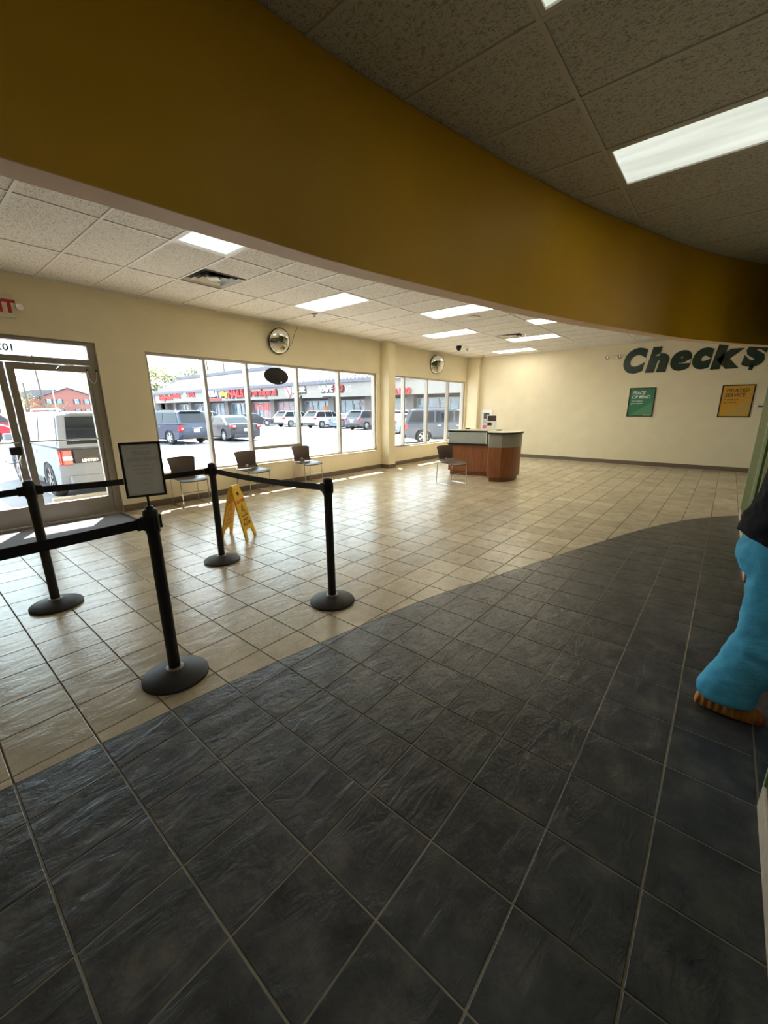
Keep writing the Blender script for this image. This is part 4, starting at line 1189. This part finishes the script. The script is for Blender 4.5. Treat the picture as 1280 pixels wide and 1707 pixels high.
vehicle('sedan', 'slate blue car half hidden between two suvs below the vape sign', (29.6, 27.4, G), E_, pbl)
vehicle('cross', 'white car mostly hidden by the tan block pillar', (29.2, 21.2, G), E_, pwh)
vehicle('sedan', 'charcoal sedan in side view below the red shapes sign', (27.6, 41.3, G), math.radians(-125), pbk)
vehicle('cross', 'pale silver wagon below the red nails sign', (26.0, 48.5, G), math.radians(-100), psl)
vehicle('sedan', 'pale silver sedan behind the dark sedan', (19.8, 46.5, G), math.radians(-40), psl)
vehicle('suv', 'white suv roof showing behind the navy suv', (17.0, 39.5, G), math.radians(-60), pwh)
vehicle('suv', 'pale van like suv behind the navy suv, farthest left in the window', (20.0, 53.0, G), math.radians(-75), pwh)
vehicle('suv', 'big slate grey suv filling the second window', (18.95, 10.1, G), math.radians(-140), paint('graphite_paint', (66, 74, 90), .3))
vehicle('sedan', 'grey sedan with red lamps at the left of the second window', (25.6, 18.0, G), E_, psl)
vehicle('cross', 'white car behind the big slate grey suv', (29.3, 14.6, G), E_, pwh)
vehicle('sedan', 'white sedan behind the big slate grey suv, right beside the corner', (29.2, 11.4, G), E_, pwh)

# ------------------------------------------------------------------ strip mall across the lot
XM, MY0, MY1 = 32.3, 6.0, 79.5
t = thing('strip_mall', 'long low strip mall with a pale metal roof across the parking lot', 'building', (XM, 0, G))
z = -G
MB().box(0, .5, MY0, MY1, 2.92 + z, 4.38 + z).build('fascia', M['stucco'], t)
MB().box(-.25, .6, MY0, MY1, 4.36 + z, 4.72 + z).build('eave_band', M['fascia_grey'], t)
MB().box(.5, 2.2, MY0, MY1, 2.95 + z, 3.05 + z).build('canopy_soffit', M['soffit'], t)
MB().add([(-.2, MY0, 4.72 + z), (-.2, MY1, 4.72 + z), (5, MY1, 7.3 + z), (5, MY0, 7.3 + z), (-.2, MY0, 4.6 + z), (-.2, MY1, 4.6 + z), (5, MY1, 7.1 + z), (5, MY0, 7.1 + z)], [(0, 1, 2, 3), (4, 5, 6, 7), (0, 1, 5, 4), (1, 2, 6, 5), (2, 3, 7, 6), (3, 0, 4, 7)]).build('roof', M['roof_metal'], t)
sm = MB()
for k in range(int((MY1 - MY0) / .55)):
    y = MY0 + .3 + k * .55
    sm.add([(-.2, y - .09, 4.72 + z), (-.2, y + .09, 4.72 + z), (5, y + .09, 7.3 + z), (5, y - .09, 7.3 + z), (-.2, y - .09, 4.80 + z), (-.2, y + .09, 4.80 + z), (5, y + .09, 7.38 + z), (5, y - .09, 7.38 + z)], [(0, 1, 2, 3), (4, 5, 6, 7), (0, 1, 5, 4), (1, 2, 6, 5), (2, 3, 7, 6), (3, 0, 4, 7)])
stuff(sm.build('roof_seams', M['seam_metal'], t))
MB().box(4.8, 5.3, MY0, MY1, 6.8 + z, 7.75 + z).build('ridge_cap', M['fascia_grey'], t)
MB().box(2.2, 2.4, MY0, MY1, 0, 3.0 + z).build('shop_wall', M['soffit'], t)
MB().box(-.6, 2.2, MY0, MY1, 0, .14).build('walkway', M['concrete'], t)
for k in range(5):
    MB().box(-.2 + k * 1.1, 5.4, MY1, MY1 + .4, 0, 5.0 + .62 * k + z).build('gable_step', M['stucco'], t)
pyl = [79.0, 75.4, 69.7, 63.9, 58.0, 52.3, 46.4, 40.7, 34.9, 29.1, 23.5, 17.5, 11.5]
for y in pyl:
    MB().box(1.5, 2.2, y - .45, y + .45, 0.1, 2.95 + z).build('pier', M['pier'], t, bevel=.02)
shops = []
for bi, (a, b) in enumerate(zip(pyl[1:], pyl[2:])):
    y0, y1 = b + .5, a - .5
    fr = MB(); n_ = 4
    fr.box(2.06, 2.2, y0, y1, 2.56 + z, 2.66 + z).box(2.06, 2.2, y0, y1, .14, .45)
    fb_ = fr.build('shop_front', M['shop_frame'], t)
    for k in range(n_ + 1):
        y = y0 + (y1 - y0) * k / n_
        MB().box(2.05, 2.2, y - .05, y + .05, .14, 2.6 + z).build('mullion', M['shop_frame'], fb_)
    for k in range(n_):
        ya_, yb_ = y0 + (y1 - y0) * k / n_ + .05, y0 + (y1 - y0) * (k + 1) / n_ - .05
        MB().box(2.14, 2.18, ya_, yb_, .45, 2.56 + z).build('pane', M['shop_glass'], fb_)
    k = 1 if bi % 2 else 2
    yd = y0 + (y1 - y0) * (k + .5) / n_
    MB().box(2.03, 2.12, yd - .5, yd - .4, .14, 2.3 + z).box(2.03, 2.12, yd + .4, yd + .5, .14, 2.3 + z).box(2.03, 2.12, yd - .5, yd + .5, 2.2 + z, 2.3 + z).build('door_frame', M['white_trim'], fb_)
    shops.append((y0, y1, fb_))
def wprint(y0, y1, z0, z1, m, par):
    MB().box(2.10, 2.135, y0, y1, z0 + z, z1 + z).build('window_print', M[m], par)
wprint(41.4, 45.7, .5, 2.5, 'pink_print', shops[5][2])
wprint(47.2, 51.4, 1.6, 2.5, 'red_window', shops[4][2])
wprint(47.2, 49.4, .5, 1.55, 'pink_print', shops[4][2])
wprint(39.0, 39.6, 1.2, 1.9, 'orange_print', shops[6][2])
wprint(36.2, 37.0, 1.1, 2.0, 'orange_print', shops[6][2])
wprint(30.0, 30.9, 1.9, 2.45, 'pink_print', shops[7][2])
wprint(21.5, 22.9, .8, 2.0, 'blue_print', shops[9][2])
wprint(18.4, 19.8, 1.4, 2.1, 'blue_print', shops[9][2])
wprint(24.0, 25.2, .8, 2.0, 'blue_print', shops[8][2])

def shop_sign(label, y, zz, parts_, group='shop signs on the fascia'):
    s_ = thing('shop_sign', label, 'sign', (XM - .002, y, zz), -PI / 2, group)
    for (tx, size, m, dx, dz, bold, shear, back) in parts_:
        if back:
            text_obj('letter_shadow', tx, size, M[back], s_, (dx + .09, -.03, dz - .09), bold=bold + .075, shear=shear, depth=.05, align='LEFT')
        text_obj('lettering', tx, size, M[m], s_, (dx, -.012 if m == 'sign_ghost' else -.10, dz), bold=bold, shear=shear, depth=.01 if m == 'sign_ghost' else .10, align='LEFT')
    return s_
shop_sign('small red shop sign at the far left end of the mall', 77.4, 3.45, [('NittyHook', 1.15, 'red_sign', 0, 0, .04, 0, None)])
s_ = shop_sign('red shop sign with a white flame emblem in its middle', 72.4, 3.72, [('Sizzling', 1.05, 'red_sign', 0, 0, .03, 0, None), ('Wok', 1.05, 'red_sign', 5.9, 0, .03, 0, None)])
MB().lathe([(.0, 0), (.5, .0), (.5, .1), (0, .1)], 20, xf=Matrix.Translation((4.95, -.1, .25)) @ Matrix.Rotation(PI / 2, 4, 'X')).build('emblem', M['sign_white'], s_)
MB().loft([[(4.95 + a, y_, .25 + b) for a, b in ((-.25, -.3), (.25, -.3), (.3, .1), (.0, .9), (-.3, .1))] for y_ in (-.16, -.12)]).build('emblem_flame', M['red_sign'], s_)
MB().box(2.6, 6.6, -.1, 0, -.62, -.25).build('tagline_board', M['sign_white'], s_)
s_ = shop_sign('white and red shop sign half hidden by the first window mullion', 61.7, 3.55, [('PORTRA', 1.15, 'sign_white', 0, .05, .04, 0, 'sign_black')])
MB().box(.6, 5, -.1, 0, 1.05, 1.14).build('stripe', M['red_sign'], s_)
MB().loft([[(a, y_, b) for a, b in ((.0, -.75), (.7, -.25), (5.2, -.25), (5.2, -.55), (.8, -.5))] for y_ in (-.12, -.02)]).build('swoosh', M['red_sign'], s_)
shop_sign('yellow and red nails sign', 56.5, 3.45, [('King', .95, 'sign_yellow', 0, .12, .03, .35, 'sign_black'), ('NAILS', 1.45, 'red_sign', 2.15, -.05, .06, 0, 'sign_black')])
shop_sign('red lettering sign about shapes right of the nails sign', 50.3, 3.50, [('Hair on shapes at', 1.02, 'red_sign', 0, 0, .035, 0, 'sign_black')])
s_ = shop_sign('black and white phone shop sign with a pink emblem', 41.2, 3.48, [('boost', 1.0, 'sign_white', 1.35, .12, .03, 0, 'sign_black'), ('mobile', .52, 'sign_white', 1.35, -.42, .015, 0, 'sign_black')])
MB().loft([[(a, y_, b) for a, b in ((-.1, .95), (.75, .75), (1.1, .8), (1.05, -.1), (.6, -.5), (.05, -.2))] for y_ in (-.12, -.02)]).build('emblem', M['pink_print'], s_)
MB().loft([[(a, y_, b) for a, b in ((.05, .85), (.15, .85), (.95, -.2), (.85, -.25))] for y_ in (-.15, -.12)]).build('emblem_slash', M['red_sign'], s_)
shop_sign('white vape shop sign with a dark tagline bar', 34.95, 3.42, [('VAPE', .92, 'sign_white', 0, .1, .03, 0, 'sign_black'), ('CO', .92, 'red_sign', 2.35, .1, .03, 0, 'sign_black'), ('SMOKE SHOP', .42, 'sign_white', .35, -.38, .012, 0, 'sign_black')])
shop_sign('faded ghost letters left on the fascia beside the tan pillar', 31.0, 3.35, [('VS', .95, 'sign_ghost', 0, 0, .04, 0, None)])
shop_sign('red pizza sign seen through the second window', 25.75, 3.02, [('PIZZA PRO', .72, 'red_sign', 0, 0, .035, 0, None)])

# ------------------------------------------------------------------ things beyond the lot
def azpt(az, dist, zz=G):
    a = math.radians(az)
    return (CAM.x + dist * math.cos(a), CAM.y + dist * math.sin(a), zz)
bx, by, _ = azpt(76.4, 168)
t = thing('brick_building', 'two storey red brick building with a grey gable roof far behind the doors', 'building', (bx, by, G), math.radians(-13))
MB().box(-7, 7, 0, 24, 0, 6.3).build('wall', M['brick'], t)
MB().loft([[(-7, y, 6.3), (7, y, 6.3), (0, y, 8.9)] for y in (0, 24)]).build('gable_wall', M['brick'], t)
MB().loft([[(x0, y, z0_) for x0, z0_ in ((-7.6, 6.2), (0, 9.0), (7.6, 6.2), (7.6, 6.45), (0, 9.3), (-7.6, 6.45))] for y in (-.5, 24.5)]).build('roof', M['roof_grey'], t)
MB().box(-15, -7, 1, 20, 0, 6.0).build('side_wing', M['brick'], t)
MB().loft([[(x0, y, z0_) for x0, z0_ in ((-16, 6.0), (-7, 6.0), (-3, 8.6), (-9, 8.4))] for y in (.5, 24)]).build('wing_roof', M['roof_grey'], t)
for k in range(5):
    MB().lathe([(.3, 0), (.3, 6.0)], 12, (-15.5 + k * 1.0, .2, 0)).build('white_column', M['white_trim'], t)
for x in (-5.2, -2.6, 1.8, 4.4):
    for zz in (1.0, 4.1):
        wn_ = MB().box(x - .5, x + .5, -.06, .02, zz, zz + 1.5).build('window', M['white_trim'], t)
        MB().box(x - .42, x + .42, -.08, -.06, zz + .08, zz + .70).box(x - .42, x + .42, -.08, -.06, zz + .8, zz + 1.42).build('pane', M['shop_glass'], wn_)
        for s_ in (-1, 1):
            MB().box(x + s_ * .72 - .2, x + s_ * .72 + .2, -.07, .02, zz, zz + 1.5).build('shutter', M['shutter'], wn_)
def tree(name, label, loc, hgt, wid, lm, trunk=.3, n_leaf=900, seed=1):
    rnd = random.Random(seed)
    t = thing(name, label, 'tree', loc, 0, 'trees behind the buildings')
    MB().tube([(0, 0, 0), (.1, 0, hgt * .35), (0, .1, hgt * .7)], [trunk, trunk * .7, trunk * .25], 8).build('trunk', M['bark'], t)
    cl = [(rnd.gauss(0, wid * .28), rnd.gauss(0, wid * .28), hgt * (.5 + .42 * rnd.random()), wid * (.18 + .16 * rnd.random())) for _ in range(11)]
    br = MB()
    for c_ in cl[:7]:
        br.tube([(0, 0, hgt * .4), (c_[0] * .5, c_[1] * .5, (hgt * .4 + c_[2]) / 2), c_[:3]], [trunk * .4, trunk * .25, .05], 5)
    br.build('branches', M['bark'], t)
    lf_ = MB()
    for _ in range(n_leaf):
        c_ = rnd.choice(cl)
        d = Vector((rnd.gauss(0, 1), rnd.gauss(0, 1), rnd.gauss(0, 1))).normalized() * (c_[3] * (rnd.random() ** .4))
        p_ = Vector(c_[:3]) + Vector((d.x, d.y, d.z * .75))
        a = Vector((rnd.gauss(0, 1), rnd.gauss(0, 1), rnd.gauss(0, 1))).normalized(); b = a.orthogonal().normalized()
        s_ = hgt * .022 * (.7 + .8 * rnd.random())
        lf_.add([p_ - a * s_, p_ + b * s_ * .6, p_ + a * s_, p_ - b * s_ * .6], [(0, 1, 2, 3)])
    stuff(lf_.build('foliage', lm, t))
    return t
tree('leafy_tree', 'tall green tree above the left end of the mall', azpt(70.6, 118) , 13.2, 8, M['leaf'], seed=2)
tree('leafy_tree', 'yellow green tree above the stepped gable of the mall', azpt(67.7, 122), 13.0, 8, M['leaf_yellow'], seed=3)
tree('leafy_tree', 'broad green tree behind the mall roof left of the first mullion', azpt(65.2, 118), 12.8, 8, M['leaf'], seed=4)
tree('leafy_tree', 'thin sparse tree just left of the first window mullion', azpt(62.9, 112), 11.0, 5, M['leaf'], n_leaf=260, seed=5)
tree('leafy_tree', 'yellowish tree rising behind the brick building', azpt(74.6, 205), 14.0, 12, M['leaf_yellow'], seed=6)
tree('leafy_tree', 'green tree right of the brick building, cut by the door frame', azpt(72.2, 200), 13, 9, M['leaf'], seed=7)
tree('leafy_tree', 'low yellow green tree left of the brick building', azpt(81.6, 105), 6.0, 8, M['leaf_yellow'], seed=8)
tree('leafy_tree', 'green tree at the left edge of the photo behind the red pickup', azpt(84.2, 110), 8.0, 9, M['leaf'], seed=9)
tree('leafy_tree', 'round green bush in front of the brick building', azpt(77.6, 150), 4.5, 8, M['leaf'], trunk=.12, n_leaf=500, seed=10)
def pole(label, az, dist, hgt, arms=True, lean=0.0):
    t = thing('utility_pole', label, 'pole', azpt(az, dist), math.radians(az), 'utility poles')
    MB().tube([(0, 0, 0), (0, lean * hgt, hgt)], [.17, .12], 10).build('shaft', M['pole_wood'], t)
    if arms:
        MB().box(-.06, .06, -1.1 + lean * hgt, 1.1 + lean * hgt, hgt - .7, hgt - .55).build('crossarm', M['pole_wood'], t)
        for y in (-1, -.4, .4, 1):
            MB().lathe([(.05, 0), (.06, .12), (.02, .18)], 8, (0, y + lean * hgt, hgt - .55)).build('insulator', M['white_trim'], t)
    return t
pole('tall leaning utility pole in front of the brick building', 78.6, 90, 10.6, False, .03)
pole('short utility pole left of the tall one by the brick building', 79.9, 95, 6.6, False, .02)
pole('small far utility pole above the white columns', 83.1 - .9, 120, 9.0, False)
pole('utility pole with a crossarm above the mall roof', 60.1, 92, 14.6)
pole('utility pole partly hidden by the first window mullion', 62.0, 105, 14.3)
wr = thing('power_lines', 'thin power lines strung between the far utility poles', 'power line', azpt(78.6, 90, 0))
o_ = Vector(azpt(78.6, 90, 0))
for k, (a0_, a1_, zz) in enumerate(((88, 78.6, 9.6), (88, 78.6, 8.4), (78.6, 62, 10.0), (62, 60.1, 13.4), (60.1, 50, 13.6))):
    p0, p1 = Vector(azpt(a0_, 90, zz)) - o_, Vector(azpt(a1_, 92, zz)) - o_
    MB().tube([p0.lerp(p1, u / 8) - Vector((0, 0, .8 * 4 * (u / 8) * (1 - u / 8))) for u in range(9)], .018, 5).build('wire', M['car_trim'], wr)
t = thing('street_lamp', 'curved street lamp arm beside the tall leaning pole', 'lamp', azpt(77.7, 88))
MB().tube([(0, 0, 0), (0, 0, 7.0), (.3, -.05, 7.6), (1.6, -.3, 7.9)], [.09, .07, .05, .04], 8).build('mast', M['alu'], t)
MB().box(1.4, 2.1, -.42, -.22, 7.84, 7.98).build('lamp_head', M['alu'], t, bevel=.03)

# ------------------------------------------------------------------ people
def ring(cx, cy, cz, rx, ry, n=20, tilt=0.0, sq=2.0):
    out = []
    for k in range(n):
        a = 2 * PI * k / n
        c_, s_ = math.cos(a), math.sin(a)
        x = rx * math.copysign(abs(c_) ** (2 / sq), c_); y = ry * math.copysign(abs(s_) ** (2 / sq), s_)
        out.append((cx + x, cy + y, cz + y * tilt))
    return out
def skin_body(parent, J, m):
    """one continuous body: joints (pos, radius) and bones grown with a Skin modifier"""
    names = list(J['pts']); idx = {n: i for i, n in enumerate(names)}
    me = bpy.data.meshes.new('body')
    me.from_pydata([J['pts'][n][0] for n in names], [(idx[a], idx[b]) for a, b in J['bones']], [])
    o = bpy.data.objects.new('body', me); C.objects.link(o); o.parent = parent
    me.materials.append(m)
    md = o.modifiers.new('skin', 'SKIN'); md.use_smooth_shade = True
    for n in names:
        d = me.skin_vertices[0].data[idx[n]]; r = J['pts'][n][1]
        d.radius = (r, r) if not isinstance(r, tuple) else r
        d.use_root = (n == 'pelvis')
    sd = o.modifiers.new('sub', 'SUBSURF'); sd.levels = 1; sd.render_levels = 2
    return o
def person(label, loc, rz, legs, top_m, leg_m, shoe_m, arms, lean=.05, wide=1.0):
    t = thing('person', label, 'person', loc, rz)
    P_, B_ = {}, []
    def add(n, p_, r, par=None):
        P_[n] = (tuple(p_), r)
        if par: B_.append((par, n))
    add('pelvis', (0, 0, .93), .12)
    add('waist', (0, lean * .3, 1.06), .115, 'pelvis'); add('chest', (0, lean, 1.26), .135, 'waist')
    add('neckbase', (0, lean * 1.3, 1.42), .065, 'chest'); add('neck', (0, lean * 1.5, 1.49), .055, 'neckbase')
    add('skull', (0, lean * 1.7 + .01, 1.585), .082, 'neck'); add('crown', (0, lean * 1.7 + .0, 1.655), .07, 'skull')
    add('nose', (0, lean * 1.7 + .098, 1.575), .014, 'skull')
    for s_, sd in ((1, 'r'), (-1, 'l')):
        hip, knee, ank, toe = legs[sd]
        add('hip' + sd, hip, .095, 'pelvis'); add('knee' + sd, knee, .058, 'hip' + sd); add('ank' + sd, ank, .04, 'knee' + sd)
        add('foot' + sd, ((ank[0] + toe[0]) / 2, (ank[1] + toe[1]) / 2, .045), .036, 'ank' + sd); add('toe' + sd, (toe[0], toe[1] - .03, .035), .028, 'foot' + sd)
        sh, el_, wr_, dr = arms[sd]
        add('sh' + sd, sh, .055, 'neckbase'); add('el' + sd, el_, .043, 'sh' + sd); add('wr' + sd, wr_, .027, 'el' + sd)
        dr = Vector(dr).normalized(); side = Vector((0, 1, 0)).cross(dr).normalized() if abs(dr.y) < .9 else Vector((1, 0, 0))
        across = Vector((0, 1, 0)) - dr * dr.y; across.normalize()
        pm = Vector(wr_) + dr * .05
        add('palm' + sd, pm, .030, 'wr' + sd)
        curl = Vector((-s_, 0, 0))
        for k in range(4):
            root = Vector(wr_) + dr * .085 + across * (.03 - .02 * k)
            ln = (.07, .08, .075, .06)[k]
            add(f'f{k}a{sd}', root, .011, 'palm' + sd)
            add(f'f{k}b{sd}', root + dr * ln * .5 + curl * .008, .0095, f'f{k}a{sd}')
            add(f'f{k}c{sd}', root + dr * ln * .9 + curl * .03, .008, f'f{k}b{sd}')
        tr = Vector(wr_) + dr * .035 + across * .03
        add('th1' + sd, tr, .012, 'palm' + sd); add('th2' + sd, tr + dr * .03 + across * .025 + curl * .01, .0105, 'th1' + sd); add('th3' + sd, tr + dr * .055 + across * .03 + curl * .02, .009, 'th2' + sd)
    body = skin_body(t, {'pts': P_, 'bones': B_}, M['skin'])
    hy = lean * 1.7
    for s_ in (-1, 1):
        MB().lathe([(0, -.010), (.008, -.006), (.0105, 0), (.008, .006), (0, .010)], 12, (s_ * .03, hy + .078, 1.60)).build('eye', M['sign_white'], body)
        MB().lathe([(0, -.028), (.014, -.018), (.017, 0), (.012, .02), (0, .028)], 10, xf=Matrix.Translation((s_ * .08, hy - .0, 1.59)) @ Matrix.Scale(.5, 4, (1, 0, 0))).build('ear', M['skin'], body, smooth=True)
    MB().tube([(-.022, hy + .082, 1.535), (0, hy + .088, 1.533), (.022, hy + .082, 1.535)], .005, 6).build('mouth', M['photo_pink'], body)
    hr = MB(); rr = []
    for u in range(9):
        a = u / 8
        zz = 1.50 + .19 * a
        q = math.sqrt(max(.02, 1 - ((zz - 1.59) / .108) ** 2)) * .098
        rr.append(ring(0, hy - .022 - .01 * (1 - a), zz, q * .93, q, 16))
    hr.loft(rr).build('hair', M['hair'], t, smooth=True)
    # trousers: pelvis and two flared legs fused by a voxel remesh
    pn_ = MB()
    pn_.loft([ring(0, .03, .72, .12 * wide, .09), ring(0, .015, .77, .175 * wide, .13), ring(0, .008, .83, .19 * wide, .15), ring(0, .012, .89, .19 * wide, .15), ring(0, .03, .95, .175 * wide, .125), ring(0, .03, 1.0, .16 * wide, .115)])
    for sd in ('r', 'l'):
        hip, knee, ank, toe = [Vector(q) for q in legs[sd]]
        hem = ank.copy(); hem.z = max(.06, ank.z - .02)
        mid = hip.lerp(knee, .5)
        pn_.loft([ring(hip.x, hip.y, hip.z + .03, .10 * wide, .10), ring(mid.x, mid.y, mid.z + .05, .10 * wide, .108), ring(knee.x, knee.y, knee.z, .092 * wide, .108), ring(*knee.lerp(hem + Vector((0, .045, 0)), .5), .092 * wide, .115), ring(hem.x, hem.y + .05, hem.z + .06, .095 * wide, .122), ring(hem.x, hem.y + .05, hem.z, .097 * wide, .124)])
    po = pn_.build('trousers', leg_m, t)
    rm_ = po.modifiers.new('fuse', 'REMESH'); rm_.mode = 'VOXEL'; rm_.voxel_size = .014; rm_.use_smooth_shade = True
    sm_ = po.modifiers.new('smooth', 'SMOOTH'); sm_.factor = .6; sm_.iterations = 6
    tex = bpy.data.textures.get('folds') or bpy.data.textures.new('folds', 'CLOUDS'); tex.noise_scale = .055
    dp = po.modifiers.new('folds', 'DISPLACE'); dp.texture = tex; dp.strength = .02; dp.mid_level = .5
    sh_ = MB()
    sh_.loft([ring(0, -.005, .915, .19 * wide, .158, tilt=-.25), ring(0, .0, 1.0, .178 * wide, .145, tilt=-.15), ring(0, lean * .5, 1.12, .170 * wide, .135), ring(0, lean, 1.26, .182 * wide, .14), ring(0, lean * 1.2, 1.36, .175 * wide, .115), ring(0, lean * 1.3, 1.425, .10, .08), ring(0, lean * 1.4, 1.445, .07, .065)])
    for sd in ('r', 'l'):
        a, b, _, _ = [Vector(q) for q in arms[sd]]
        e_ = a.lerp(b, .85); ax = (e_ - a).normalized()
        sh_.tube([a + Vector((0, 0, -.01)) - ax * .02, a.lerp(e_, .5), e_], [.082, .072, .068], 14)
    so = sh_.build('shirt', top_m, t)
    r2 = so.modifiers.new('fuse', 'REMESH'); r2.mode = 'VOXEL'; r2.voxel_size = .014; r2.use_smooth_shade = True
    s2 = so.modifiers.new('smooth', 'SMOOTH'); s2.factor = .5; s2.iterations = 4
    d2 = so.modifiers.new('folds', 'DISPLACE'); d2.texture = tex; d2.strength = .03
    for sd in ('r', 'l'):
        hip, knee, ank, toe = [Vector(q) for q in legs[sd]]
        d = Vector((toe.x - ank.x, toe.y - ank.y, 0)).normalized()
        heel = Vector((ank.x, ank.y, 0)) - d * .065
        lift = max(0.0, ank.z - .09)
        R_ = Matrix.Translation(heel) @ Matrix.Rotation(math.atan2(d.y, d.x) - PI / 2, 4, 'Z')
        cg = MB(); rr = []; N = 72
        Lf = (Vector((toe.x, toe.y, 0)) - heel).length
        for k in range(N + 1):
            u = k / N
            wv = .046 * math.sin(PI * min(1, .08 + u * .92)) ** .5 * (1 + .18 * math.sin(u * PI) * u)
            top = (.088 - .02 * u if u < .16 else .066 if u < .42 else .098 - .062 * ((u - .42) / .58) ** 1.5) * (.35 + .65 * min(1, u * 9)) * (1 if u < .93 else 1 - (u - .93) * 6) * 1.3
            zl = lift * (1 - u) ** 1.2
            rg = 1 + .15 * math.sin(u * 62)
            rr.append([(wv * 1.05 * cs, u * Lf, zl + max(0, zz_)) for cs, zz_ in ((-.8, 0), (.8, 0), (1.0 * rg, .022), (.97 * rg, top * .55), (.62, top * .95), (0, top), (-.62, top * .95), (-.97 * rg, top * .55), (-1.0 * rg, .022))])
        cg.loft(rr, xf=R_)
        cg.build('clog' if shoe_m == M['clog'] else 'shoe', shoe_m, t, smooth=True, auto=60)
    return t
person('person in turquoise trousers and black top walking out at the right edge', (2.53, -1.48, 0), PI,
       {'r': ((.09, .02, .86), (.085, .035, .47), (.09, -.105, .10), (.085, .115, 0)), 'l': ((-.09, .06, .86), (-.09, .24, .50), (-.09, .21, .085), (-.10, .44, 0))},
       M['shirt'], M['scrub'], M['clog'],
       {'r': ((.19, .06, 1.38), (.24, .10, 1.10), (.22, .30, .98), (0, 1, -.2)), 'l': ((-.19, .06, 1.38), (-.24, .06, 1.09), (-.22, .24, .92), (0, .9, -.5))}, lean=.055)
person('tiny person in a blue shirt standing by the white suv at the mall', azpt(48.0, 45.2), math.radians(60),
       {'r': ((.09, 0, .86), (.095, .02, .47), (.10, 0, .09), (.11, .18, 0)), 'l': ((-.09, 0, .86), (-.095, .02, .47), (-.10, 0, .09), (-.11, .18, 0))},
       M['blue_shirt'], M['denim'], M['car_trim'],
       {'r': ((.19, .02, 1.38), (.25, .02, 1.10), (.24, .16, .92), (0, .5, -.8)), 'l': ((-.19, .02, 1.38), (-.25, .02, 1.10), (-.24, .16, .92), (0, .5, -.8))}, lean=.02)
scene.cycles.use_denoising = True
scene.cycles.max_bounces = 10
scene.cycles.transparent_max_bounces = 16
scene.cycles.sample_clamp_indirect = 6
